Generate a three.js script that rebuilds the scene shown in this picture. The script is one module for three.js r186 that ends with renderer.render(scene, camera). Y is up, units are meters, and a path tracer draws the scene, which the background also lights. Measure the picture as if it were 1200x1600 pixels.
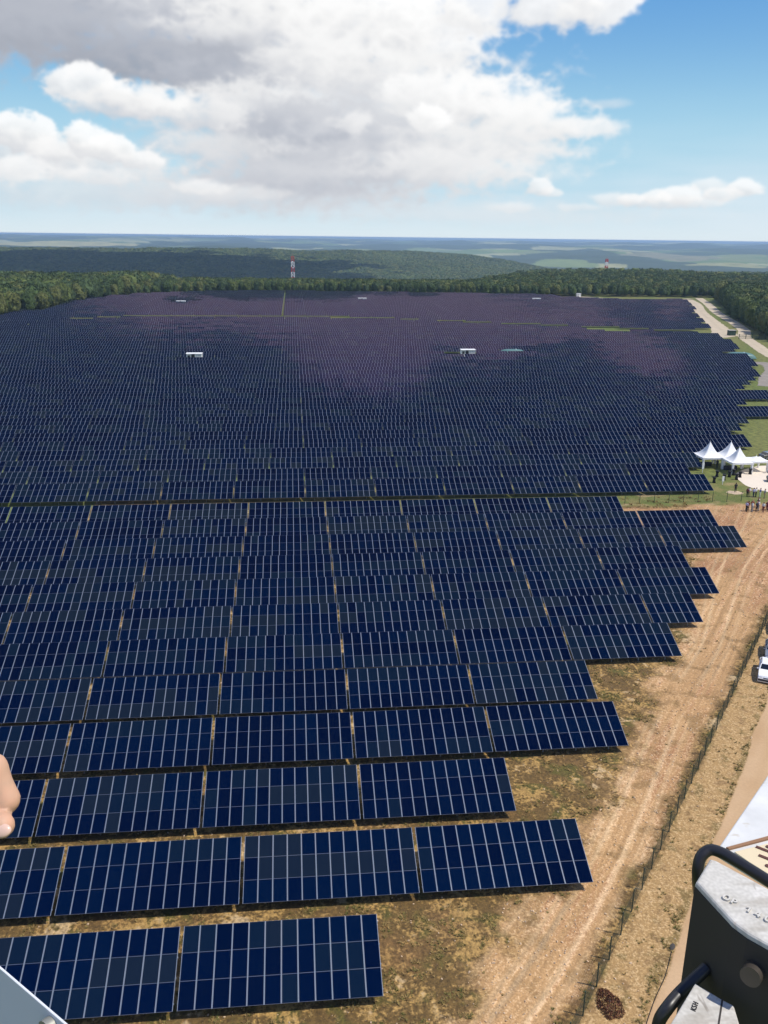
import * as THREE from 'three';
import { mergeGeometries } from 'three/addons/utils/BufferGeometryUtils.js';
import { MarchingCubes } from 'three/addons/objects/MarchingCubes.js';
import { FontLoader } from 'three/addons/loaders/FontLoader.js';
import { TextGeometry } from 'three/addons/geometries/TextGeometry.js';

// ---------------------------------------------------------------- camera, sky, sun, exposure
const EYE = 43.615;
const scene = new THREE.Scene();
const camera = new THREE.PerspectiveCamera(60.5, 768 / 1024, 0.1, 80000);
camera.rotation.order = 'YXZ';
camera.position.set(0, EYE, 0);
camera.rotation.set(-0.3034, -0.1036, 0.012);
scene.add(camera);

const renderer = new THREE.WebGLRenderer({ antialias: true });
renderer.setSize(768, 1024);
renderer.toneMapping = THREE.LinearToneMapping;
renderer.toneMappingExposure = 1.0;
renderer.shadowMap.enabled = true;

const SUN = new THREE.Vector3(0.56, 1, 0.24).normalize();
const sun = new THREE.DirectionalLight(new THREE.Color(1.0, 0.95, 0.86), 4.6);
sun.position.copy(SUN).multiplyScalar(900);
sun.castShadow = true;
sun.shadow.radius = 1;
sun.shadow.mapSize.set(4096, 4096);
Object.assign(sun.shadow.camera, { left: -800, right: 800, top: 800, bottom: -800, near: 1, far: 3000 });
scene.add(sun, sun.target);

// ---- seeded random and noise
function rng(a) { return () => { a |= 0; a = a + 0x6D2B79F5 | 0; let t = Math.imul(a ^ a >>> 15, 1 | a); t = t + Math.imul(t ^ t >>> 7, 61 | t) ^ t; return ((t ^ t >>> 14) >>> 0) / 4294967296; }; }
const R0 = rng(11);
const PERM = new Uint8Array(512), RV = new Float32Array(256);
{ const p = [...Array(256).keys()]; for (let i = 255; i > 0; i--) { const j = Math.floor(R0() * (i + 1)); [p[i], p[j]] = [p[j], p[i]]; } for (let i = 0; i < 512; i++) PERM[i] = p[i & 255]; for (let i = 0; i < 256; i++) RV[i] = R0() * 2 - 1; }
function n2(x, y) {
  const xf = Math.floor(x), yf = Math.floor(y), fx = x - xf, fy = y - yf, X = xf & 255, Y = yf & 255;
  const u = fx * fx * fx * (fx * (fx * 6 - 15) + 10), v = fy * fy * fy * (fy * (fy * 6 - 15) + 10);
  const a = PERM[X] + Y, b = PERM[X + 1] + Y;
  const g = (h, dx, dy) => { switch (h & 7) { case 0: return dx + dy; case 1: return dx - dy; case 2: return -dx + dy; case 3: return -dx - dy; case 4: return 1.414 * dx; case 5: return -1.414 * dx; case 6: return 1.414 * dy; default: return -1.414 * dy; } };
  const p0 = g(PERM[a], fx, fy), p1 = g(PERM[b], fx - 1, fy), p2 = g(PERM[a + 1], fx, fy - 1), p3 = g(PERM[b + 1], fx - 1, fy - 1);
  return p0 + u * (p1 - p0) + v * (p2 - p0) + u * v * (p0 - p1 - p2 + p3);
}
function fbm(x, y, o = 5, gain = 0.5) { let s = 0, a = 0.5, f = 1; for (let i = 0; i < o; i++) { s += a * n2(x * f + i * 17.3, y * f - i * 9.1); a *= gain; f *= 2.03; } return s; }
function puff(x, y, o = 5) { let s = 0, a = 0.5, f = 1; for (let i = 0; i < o; i++) { s += a * (0.55 - Math.abs(n2(x * f + i * 31.7, y * f + i * 12.9)) * 1.6); a *= 0.52; f *= 2.1; } return s; }
function n3(x, y, z) { return (n2(x + z * 0.71, y - z * 0.53) + n2(y * 1.1 + 37.2 - z * 0.6, z * 1.2 + x * 0.3) + n2(z + 11.7 + y * .4, x * 0.9 - 5.1)) / 1.8; }
const clamp = (x, a = 0, b = 1) => x < a ? a : x > b ? b : x;
const sm = (a, b, x) => { const t = clamp((x - a) / (b - a)); return t * t * (3 - 2 * t); };
const lerp = (a, b, t) => a + (b - a) * t;
const interp = (pts, x) => { if (x <= pts[0][0]) return pts[0][1]; for (let i = 1; i < pts.length; i++) if (x <= pts[i][0]) { const [x0, y0] = pts[i - 1], [x1, y1] = pts[i]; return y0 + (y1 - y0) * (x - x0) / (x1 - x0); } return pts[pts.length - 1][1]; };
const mixc = (a, b, t) => [a[0] + (b[0] - a[0]) * t, a[1] + (b[1] - a[1]) * t, a[2] + (b[2] - a[2]) * t];

// ---- the sky: clear air and fair-weather cumulus, azimuth measured from -z to the right, in degrees
const A = (u) => 5.7 + (u - 600) * 0.0362, EL = (u, v) => (371 + 0.012 * (u - 600) - v) * 0.0347;
// cloud heads from the back to the front: azimuth, elevation, half width, half height, brightness of the base and of the head, softness, thickness
const CLOUDS = [];
const cloud = (u, v, w, h, base, top, soft = 0.4, thick = 0.95) => CLOUDS.push([A(u), EL(u, v), w * 0.0362, h * 0.0347, base, top, soft, thick]);
// the same field of clouds goes on round the sky
{ const r = rng(5); for (let i = 0; i < 260; i++) { const az = r() * 360 - 180, el = 1.5 + 26 * r() * r(), w = (2.2 + 5.5 * r()) * (0.6 + el / 22), h = w * (0.24 + 0.16 * r()), b = 0.45 + 0.35 * r(); if (az > -22 && az < 34 && el < 17) continue; CLOUDS.push([az, el, w, h, b, 1.0, 0.4, 0.9], [az + w * (0.3 - 0.5 * r()), el + h * 0.4, w * 0.6, h * 0.8, b + 0.15, 1.02, 0.3, 0.95]); } }
cloud(700, 330, 420, 26, 0.72, 0.82, 0.9, 0.45); cloud(160, 300, 330, 40, 0.66, 0.85, 0.8, 0.6); cloud(420, 300, 260, 44, 0.60, 0.80, 0.7, 0.7);
cloud(520, 190, 330, 150, 0.56, 0.90, 0.6, 0.92); cloud(700, 250, 230, 60, 0.78, 0.92, 0.7, 0.8); cloud(480, 270, 210, 60, 0.60, 0.80, 0.6, 0.8);
cloud(120, -20, 460, 170, 0.50, 0.66, 0.35, 0.97); cloud(100, -25, 330, 90, 0.45, 0.62, 0.5, 0.97); cloud(330, 10, 220, 80, 0.52, 0.86, 0.5, 0.95); cloud(20, 55, 150, 52, 0.40, 0.52, 0.5, 0.95);
cloud(430, 70, 180, 95, 0.55, 0.92, 0.45, 0.95); cloud(250, 98, 210, 44, 0.37, 0.48, 0.6, 0.95); cloud(330, 120, 130, 34, 0.40, 0.55, 0.6, 0.85);
cloud(560, 40, 150, 78, 0.74, 1.0, 0.4, 0.97); cloud(665, 55, 108, 76, 0.72, 1.03, 0.4, 0.97); cloud(610, 115, 150, 50, 0.70, 0.92, 0.5, 0.85); cloud(500, 95, 120, 50, 0.68, 0.95, 0.5, 0.8);
cloud(400, 165, 130, 44, 0.58, 0.92, 0.45, 0.85); cloud(470, 205, 170, 62, 0.42, 0.58, 0.7, 0.92); cloud(570, 200, 150, 50, 0.52, 0.72, 0.7, 0.8); cloud(560, 255, 200, 48, 0.50, 0.70, 0.7, 0.85); cloud(440, 275, 120, 36, 0.52, 0.70, 0.7, 0.8);
cloud(700, 150, 110, 46, 0.80, 1.0, 0.4, 0.85); cloud(780, 165, 100, 50, 0.72, 1.0, 0.45, 0.92); cloud(845, 188, 92, 38, 0.74, 0.98, 0.5, 0.88); cloud(760, 220, 150, 42, 0.70, 0.90, 0.6, 0.85); cloud(915, 196, 68, 22, 0.84, 0.96, 0.6, 0.85); cloud(700, 255, 150, 34, 0.74, 0.92, 0.7, 0.7);
cloud(672, 180, 34, 24, 0.84, 1.03, 0.2, 0.9); cloud(545, 185, 34, 22, 0.78, 0.95, 0.5, 0.7); cloud(960, 160, 42, 8, 0.8, 0.9, 0.9, 0.35);
cloud(300, 175, 80, 30, 0.66, 0.92, 0.5, 0.8); cloud(215, 160, 66, 30, 0.66, 0.98, 0.35, 0.92); cloud(112, 134, 46, 28, 0.72, 1.04, 0.16, 0.95); cloud(165, 150, 40, 22, 0.70, 1.0, 0.22, 0.93); cloud(225, 165, 42, 20, 0.64, 0.97, 0.25, 0.92); cloud(165, 165, 70, 22, 0.62, 0.90, 0.5, 0.85);
cloud(320, 225, 110, 30, 0.66, 0.88, 0.7, 0.6); cloud(30, 245, 110, 40, 0.68, 0.92, 0.5, 0.8); cloud(140, 255, 120, 34, 0.70, 0.90, 0.5, 0.8);
cloud(25, 214, 50, 32, 0.70, 1.02, 0.16, 0.95); cloud(70, 236, 40, 20, 0.68, 0.96, 0.25, 0.9); cloud(118, 218, 34, 28, 0.74, 1.04, 0.15, 0.95); cloud(160, 234, 42, 24, 0.70, 1.02, 0.18, 0.94); cloud(200, 248, 34, 16, 0.72, 0.98, 0.25, 0.9); cloud(10, 268, 50, 24, 0.8, 0.98, 0.45, 0.85); cloud(120, 275, 60, 16, 0.76, 0.96, 0.5, 0.7); cloud(300, 290, 44, 14, 0.8, 0.98, 0.5, 0.75); cloud(360, 300, 70, 16, 0.72, 0.90, 0.6, 0.6);
cloud(745, 20, 70, 42, 0.80, 1.0, 0.45, 0.9); cloud(860, 12, 72, 44, 0.76, 1.02, 0.35, 0.96); cloud(935, 14, 58, 46, 0.80, 1.03, 0.32, 0.96); cloud(1010, -90, 90, 50, 0.7, 1.0, 0.4, 0.9);
cloud(860, 290, 24, 15, 0.76, 1.0, 0.2, 0.85); cloud(880, 298, 20, 9, 0.78, 0.95, 0.3, 0.75); cloud(985, 312, 40, 13, 0.78, 0.96, 0.5, 0.7); cloud(1070, 316, 80, 12, 0.70, 0.92, 0.4, 0.8); cloud(1090, 306, 30, 16, 0.76, 1.02, 0.18, 0.92); cloud(1052, 308, 22, 13, 0.78, 1.0, 0.2, 0.88); cloud(1010, 312, 24, 10, 0.78, 0.98, 0.25, 0.8); cloud(1130, 290, 26, 12, 0.85, 1.0, 0.5, 0.7); cloud(1182, 296, 26, 15, 0.76, 1.02, 0.2, 0.9); cloud(1150, 304, 30, 11, 0.78, 0.98, 0.3, 0.85); cloud(820, 322, 44, 11, 0.8, 0.95, 0.6, 0.6); cloud(930, 322, 40, 8, 0.8, 0.95, 0.6, 0.5);
// broken cumulus higher up, whose mirror image lies on the far panels
for (const [az, el, w, h] of [[-7.5, 47.5, 8.5, 1.3], [1.3, 47.6, 9.5, 1.4], [9.7, 47.2, 8, 1.3], [18.5, 46.4, 7, 1.4], [7.1, 50.6, 6.8, 2.2], [9.5, 49.0, 7, 1.1], [-0.5, 49.0, 5, 0.7], [17.4, 48.4, 4.5, 1.3], [32.1, 45.7, 4.2, 1.3], [26, 45.0, 3.5, 0.8], [-9, 46.2, 10, 1.0], [13, 45.8, 15, 0.9], [-24, 41.5, 12, 2.6], [10, 41, 22, 3.4], [-40, 37, 14, 4], [48, 37, 16, 4], [92, 52, 12, 5], [-105, 50, 14, 5], [150, 50, 16, 5], [-150, 60, 16, 4], [112, 38, 14, 5], [-75, 33, 12, 4]]) CLOUDS.push([az, el, w, h, 1.5, 1.75, 0.3, 1.0]);
{
  const W = 4096, Hh = 2048, data = new Float32Array(W * Hh * 4);
  const bins = Array.from({ length: 360 * 12 }, () => []);
  for (const c of CLOUDS) { const ra = c[2] * 1.5 + 2, re = c[3] * 1.6 + 1; for (let a = Math.floor(c[0] - ra); a <= c[0] + ra; a++) for (let q = Math.max(0, Math.floor((c[1] - re) / 7.5)); q <= Math.min(11, Math.floor((c[1] + re) / 7.5)); q++) bins[(((a + 180) % 360 + 360) % 360) * 12 + q].push(c); }
  for (let j = 0; j < Hh; j++) {
    const el = ((j + 0.5) / Hh - 0.5) * 180, e = Math.max(el, 0);
    const t1 = Math.exp(-e / 10), t2 = Math.exp(-e / 24), bump = Math.exp(-(((e - 6) / 4) ** 2));
    const base = [0.035 + 0.05 * t2 + 0.64 * Math.pow(t1, 1.6) + 0.07 * bump, 0.115 + 0.21 * t2 + 0.50 * t1 + 0.10 * bump, 0.34 + 0.48 * Math.sqrt(t2) + 0.06 * t1 + 0.03 * bump];
    for (let i = 0; i < W; i++) {
      const ang = ((i + 0.5) / W - 0.5) * 2 * Math.PI, az = Math.atan2(Math.cos(ang), -Math.sin(ang)) * 180 / Math.PI;   // x = cos, z = sin
      let r = base[0], g = base[1], b = base[2];
      if (el > -0.1) {
        const veil = clamp(0.36 + 0.9 * fbm(az * 0.09, el * 0.55 + 3, 4)) * Math.exp(-(((el - 2.2) / 3.0) ** 2)) * 0.7;
        r = lerp(r, 0.78, veil); g = lerp(g, 0.86, veil); b = lerp(b, 0.93, veil);
        const list = bins[(Math.floor(az + 180) % 360) * 12 + Math.min(11, Math.floor(e / 7.5))];
        if (list.length) {
          const s = el > 44 ? 1.5 : el > 20 ? 0.6 : 1, fine = el < 16 && az > -22 && az < 34 ? 6 : 4;
          const p = puff(az * 0.50 * s, el * 0.80 * s, fine) + 0.04, f = fbm(az * 0.33 * s + 9, el * 0.62 * s, 3), g2 = fbm(az * 1.1 * s + 40, el * 1.7 * s, 3), wx = f * 1.3, wy = g2 * 0.35;
          for (const c of list) {
            let dx = az - c[0]; if (dx > 180) dx -= 360; else if (dx < -180) dx += 360;
            dx = (dx + wx * Math.min(1, c[2] / 3)) / c[2]; let dy = (el - c[1] + wy * Math.min(1, c[3])) / c[3]; const up = dy; if (dy < 0) dy *= 1.3;
            const q = dx * dx + dy * dy; if (q > 2.4) continue;
            const d = 1 - Math.sqrt(q) + (up < 0 ? 0.7 : 1) * (p * 0.62 + g2 * 0.28), al = c[7] * sm(-0.12 - 0.12 * c[6], 0.06 + 0.85 * c[6], d) * (0.96 - 0.35 * Math.exp(-e / 2.0));
            if (al <= 0.002) continue;
            const sh = up * 0.6 + dx * 0.22 + p * 0.42 + f * 0.3, L = lerp(c[4], c[5], sm(-0.65, 0.55, sh)), tone = sm(0.35, 0.95, L);
            r = lerp(r, L * lerp(0.90, 1.0, tone), al); g = lerp(g, L * lerp(0.965, 1.0, tone), al); b = lerp(b, L * lerp(1.12, 1.0, tone), al);
          }
        }
      }
      const k = (j * W + i) * 4; data[k] = r; data[k + 1] = g; data[k + 2] = b; data[k + 3] = 1;
    }
  }
  const t = new THREE.DataTexture(data, W, Hh, THREE.RGBAFormat, THREE.FloatType);
  t.mapping = THREE.EquirectangularReflectionMapping; t.magFilter = THREE.LinearFilter; t.minFilter = THREE.LinearFilter; t.needsUpdate = true;
  scene.background = t; scene.environment = t;
}

// ---------------------------------------------------------------- naming helpers
const taken = {};
function numbered(n) { const k = taken[n] = (taken[n] ?? -1) + 1; return k ? n + '_' + String(k).padStart(3, '0') : n; }
function tag(o, label, category, group, kind) { o.userData = { ...o.userData }; if (label) o.userData.label = label; if (category) o.userData.category = category; if (group) o.userData.group = group; if (kind) o.userData.kind = kind; return o; }
function root(name, x = 0, y = 0, z = 0, turn = 0) { const g = new THREE.Group(); g.name = numbered(name); g.position.set(x, y, z); g.rotation.y = turn; scene.add(g); return g; }
function mesh(name, geo, mat, parent) { const m = new THREE.Mesh(geo, mat); m.name = parent === scene ? numbered(name) : name; (parent || scene).add(m); return m; }
const col = (r, g, b) => new THREE.Color().setRGB(r, g, b);
const std = (r, g, b, o = {}) => new THREE.MeshStandardMaterial({ color: col(r, g, b), roughness: 0.9, ...o });
function box(w, h, d, x = 0, y = 0, z = 0) { const g = new THREE.BoxGeometry(w, h, d); g.translate(x, y, z); return g; }
function cyl(r0, r1, h, x = 0, y = 0, z = 0, n = 10) { const g = new THREE.CylinderGeometry(r1, r0, h, n); g.translate(x, y + h / 2, z); return g; }
function bar(a, b, r, n = 6) { const va = new THREE.Vector3(...a), vb = new THREE.Vector3(...b), d = vb.clone().sub(va), g = new THREE.CylinderGeometry(r, r, d.length(), n); g.applyQuaternion(new THREE.Quaternion().setFromUnitVectors(new THREE.Vector3(0, 1, 0), d.normalize())); g.translate((va.x + vb.x) / 2, (va.y + vb.y) / 2, (va.z + vb.z) / 2); return g; }
function merge(list) { return mergeGeometries(list.map((g) => { const q = g.index ? g.toNonIndexed() : g; return q; }), false); }
function paint(g, c) { const n = g.attributes.position.count, a = new Float32Array(n * 3); for (let i = 0; i < n; i++) a.set(c, i * 3); g.setAttribute('color', new THREE.BufferAttribute(a, 3)); return g; }
function soup(positions, normals, colors, uvs) { const g = new THREE.BufferGeometry(); g.setAttribute('position', new THREE.Float32BufferAttribute(positions, 3)); if (normals) g.setAttribute('normal', new THREE.Float32BufferAttribute(normals, 3)); if (colors) g.setAttribute('color', new THREE.Float32BufferAttribute(colors, 3)); if (uvs) g.setAttribute('uv', new THREE.Float32BufferAttribute(uvs, 2)); if (!normals) g.computeVertexNormals(); return g; }
function instanced(name, geo, mat, list, label, category, group) {      // list of [x,y,z, sx,sy,sz, turn, color?]
  const m = new THREE.InstancedMesh(geo, mat, list.length); m.name = numbered(name);
  const M = new THREE.Matrix4(), q = new THREE.Quaternion(), e = new THREE.Euler(), p = new THREE.Vector3(), s = new THREE.Vector3();
  list.forEach((t, i) => { e.set(t[8] || 0, t[6], t[9] || 0, 'YXZ'); q.setFromEuler(e); M.compose(p.set(t[0], t[1], t[2]), q, s.set(t[3], t[4], t[5])); m.setMatrixAt(i, M); if (t[7]) m.setColorAt(i, t[7]); });
  tag(m, label, category, group, 'stuff'); scene.add(m); return m;
}

// ---------------------------------------------------------------- the lie of the land
const ZPATH = [[-400, 400], [-133, 422], [-117, 484], [-80, 507], [0, 508], [60, 490], [115, 463], [207, 421], [260, 400]];     // service lane between the second and third blocks
const ZBACK = [[-220, 430], [-157, 500], [-147, 524], [-143, 572], [-134, 640], [-109, 690], [-60, 722], [0, 725], [120, 712], [190, 700], [212, 668], [252, 640], [300, 655]];
const XRIGHT = [[280, 155], [336, 181], [425, 208], [440, 216], [500, 238], [560, 262], [620, 286], [665, 300]];
const XWOOD = [[300, 196], [362, 206], [389, 216], [441, 232], [509, 254], [590, 288], [680, 330], [760, 400]];
function landHeight(x, d) {                               // d is the distance towards the hills
  const r = Math.hypot(x, d), az = Math.atan2(x, d) * 180 / Math.PI;
  if (r < 760) return 0;
  const crest = interp([[-40, -8], [-20, -9], [-8, -8], [0, -12], [5, -14], [9, -16], [11, -22], [13, -36], [15, -56], [17, -78], [40, -84]], az);
  const far = interp([[-40, 4], [-17, -4], [-5, -8], [6, -18], [14, -14], [26, -10], [45, -10]], az);
  const v1 = az > 12 ? lerp(-70, -26, sm(12, 19, az)) : -70;
  const k9 = sm(10, 17, az);
  let h = interp([[0, 0], [760, 0], [lerp(900, 1250, k9), -5], [lerp(1060, 1500, k9), -20], [1650, v1], [2100, v1 - 8], [2700, (v1 + crest) / 2], [3300, crest], [4200, -92], [5000, -100], [6500, -70], [8500, -52], [10500, far - 26], [14000, far], [19000, far - 8], [60000, far - 30]], r);
  h += sm(900, 1400, r) * (fbm(x / 420, d / 420, 3) * 16) + sm(4200, 7000, r) * (fbm(x / 1500 + 5, d / 1500, 4) * 62 + Math.abs(n2(x / 900, d / 700)) * 26 - 8);
  return h;
}
// fields and a bare quarry slope that stand out on the far valley side: azimuth, distance, half extents, colour
const PATCHES = [[23, 6700, 2.6, 520, [0.27, 0.235, 0.17]], [24.5, 7900, 4, 300, [0.05, 0.075, 0.03]], [16.9, 5350, 1.9, 500, [0.22, 0.26, 0.09]], [19.7, 5200, 1.0, 260, [0.42, 0.36, 0.2]], [12.5, 8700, 3.2, 350, [0.45, 0.39, 0.24]], [13.2, 7600, 1.8, 420, [0.22, 0.28, 0.09]], [8.6, 8200, 1.8, 500, [0.20, 0.25, 0.10]], [16.5, 9300, 1.6, 350, [0.40, 0.36, 0.2]], [-13.5, 8600, 4.5, 700, [0.48, 0.40, 0.22]], [-7, 8000, 2.4, 350, [0.20, 0.25, 0.09]], [26, 5500, 2.4, 200, [0.36, 0.32, 0.16]], [19, 7300, 2.2, 500, [0.045, 0.07, 0.03]]];
function landColor(x, d) {
  const r = Math.hypot(x, d), az = Math.atan2(x, d) * 180 / Math.PI;
  const n = fbm(x / 14, d / 14, 3), N = fbm(x / 90, d / 90, 3);
  if (r < 850) return mixc([0.108, 0.138, 0.026], [0.19, 0.165, 0.058], clamp(0.4 + n * 1.1 + N));
  if (r < 3900) {
    const wood = [0.032, 0.055, 0.018];
    const pale = [0.30, 0.30, 0.12];
    if (isClearing(x, d)) return mixc(pale, [0.20, 0.24, 0.08], clamp(0.5 + N));
    return mixc(wood, [0.045, 0.07, 0.022], clamp(0.5 + n));
  }
  for (const [pa, pr, da, dr, c] of PATCHES) if (((az - pa) / da) ** 2 + ((r - pr) / dr) ** 2 < 1 + 0.5 * n2(x / 300, d / 300)) return mixc(c, [c[0] * 0.7, c[1] * 0.75, c[2] * 0.7], clamp(0.5 + fbm(x / 120, d / 120, 3) * 1.6));
  const a = 0.5, c = Math.cos(a), s = Math.sin(a), wx = fbm(x / 900, d / 900, 3) * 420, wy = fbm(x / 900 + 7, d / 900, 3) * 420;
  const gx = (x * c + d * s + wx) / 430, gy = (-x * s + d * c + wy) / 640, id = PERM[(Math.floor(gx) & 255) + PERM[Math.floor(gy) & 255]] / 255;
  const woods = fbm(x / 1300 + 3, d / 2100, 4) + 0.06;
  if (woods > 0.02) return mixc([0.028, 0.048, 0.02], [0.048, 0.072, 0.026], clamp(0.5 + fbm(x / 60, d / 60, 2)));
  if (id < 0.22) return [0.30, 0.29, 0.15]; if (id < 0.5) return [0.13, 0.185, 0.06]; if (id < 0.72) return [0.19, 0.215, 0.09]; if (id < 0.9) return [0.07, 0.11, 0.04]; return [0.36, 0.34, 0.21];
}
function isClearing(x, d) {
  const r = Math.hypot(x, d), az = Math.atan2(x, d) * 180 / Math.PI;
  if (((az - 10.9) / 1.4) ** 2 + ((r - 2150) / 130) ** 2 < 1 + 1.2 * n2(x / 40, d / 40)) return true;       // chalky clearing on the slope
  if (az > 16.2 && r > 2500 && r < 3900) return true;                                                       // meadows beyond the wood on the right
  return false;
}
{
  const azs = []; for (let a = -180; a < -34; a += 4) azs.push(a); for (let a = -34; a < 42; a += 0.125) azs.push(a); for (let a = 42; a <= 180; a += 4) azs.push(a); azs.push(180);
  const rs = [0.5, 20, 60, 120, 200, 300, 400, 500, 600, 700, 800, 860]; for (let r = 920; r < 4200; r += 24) rs.push(r); for (let r = 4200; r < 24000; r *= 1.012) rs.push(r); rs.push(30000, 45000, 60000);
  const na = azs.length, P = [], C = [], I = [], U = [];
  for (const r of rs) for (const a of azs) { const t = a * Math.PI / 180, x = r * Math.sin(t), d = r * Math.cos(t); P.push(x, landHeight(x, d), -d); C.push(...landColor(x, d)); U.push(x / 14, d / 14); }
  for (let i = 0; i < rs.length - 1; i++) for (let j = 0; j < na - 1; j++) { const k = i * na + j; I.push(k, k + 1, k + na, k + 1, k + na + 1, k + na); }
  const g = soup(P, null, C, U); g.setIndex(I); g.computeVertexNormals();
  const tn = 512, td = new Uint8Array(tn * tn * 4), tr = rng(8), wrap = (f, x, y, p) => { const u = x / p, v = y / p; return lerp(lerp(f(x, y), f(x - p, y), u), lerp(f(x, y - p), f(x - p, y - p), u), v); };
  for (let j = 0; j < tn; j++) for (let i = 0; i < tn; i++) { const x = i / tn * 12, y = j / tn * 12, m = wrap((p, q) => fbm(p, q, 5), x, y, 12), m2 = wrap((p, q) => n2(p * 3 + 5, q * 3), x, y, 12), v = clamp(0.80 + 0.42 * m + 0.20 * m2 + 0.22 * (tr() - 0.5), 0.3, 1), o = (j * tn + i) * 4; td[o] = 255 * v; td[o + 1] = 255 * clamp(v + 0.03 - 0.08 * m2); td[o + 2] = 255 * v * 0.92; td[o + 3] = 255; }
  const turf = new THREE.DataTexture(td, tn, tn); turf.colorSpace = THREE.SRGBColorSpace; turf.wrapS = turf.wrapT = THREE.RepeatWrapping; turf.magFilter = turf.minFilter = THREE.LinearFilter; turf.needsUpdate = true;
  const G = mesh('ground', g, std(1.3, 1.3, 1.3, { vertexColors: true, map: turf, roughness: 1 }), scene); tag(G, 'rolling countryside with woods and fields around the solar farm', 'ground', null, 'structure');
}

// the building site round the near blocks: dry grass, bare soil, wheel tracks and the sandy road, mapped in metres
const FX = 15.8, FD = 38.5, FC = 0.603, FS = 0.798;                  // a point of the long fence and its direction
const fenceT = (x, d) => -((x - FX) * FS - (d - FD) * FC), fenceS = (x, d) => (x - FX) * FC + (d - FD) * FS;
const SITE = { x0: -34, x1: 94, d0: 28, d1: 156 };
function siteKind(x, d) {            // weights: dirt, road, lush, weeds
  const t = fenceT(x, d), s = fenceS(x, d), w = fbm(x / 5, d / 5, 4), w2 = fbm(x / 1.3 + 5, d / 1.3, 3);
  const edge = interp([[-20, 6.6], [0, 6.0], [14, 4.8], [30, 4.9], [50, 7.2], [80, 11.5], [110, 18]], s);
  let dirt = sm(0.9, -0.9, (t - edge) * 0.55 + w * 2.6 + w2 * 0.8) * sm(0.4, 1.6, t + w * 1.4);
  if (d > 100 && d < 139 && x > 48) dirt = Math.max(dirt, sm(-0.6, 0.6, (x - 60) / 6 + w * 2 + (d - 112) / 14) * sm(138.5, 136.8, d + w * 1.2));
  const road = sm(0.10, -0.10, t + 3.35 + 0.35 * w - Math.max(0, s) * 0.004);
  const lush = sm(138.0, 140.0, d + w * 1.5) * sm(-40, 50, x + w * 10);
  return [dirt, road, lush, w, w2, t, s];
}
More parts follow.
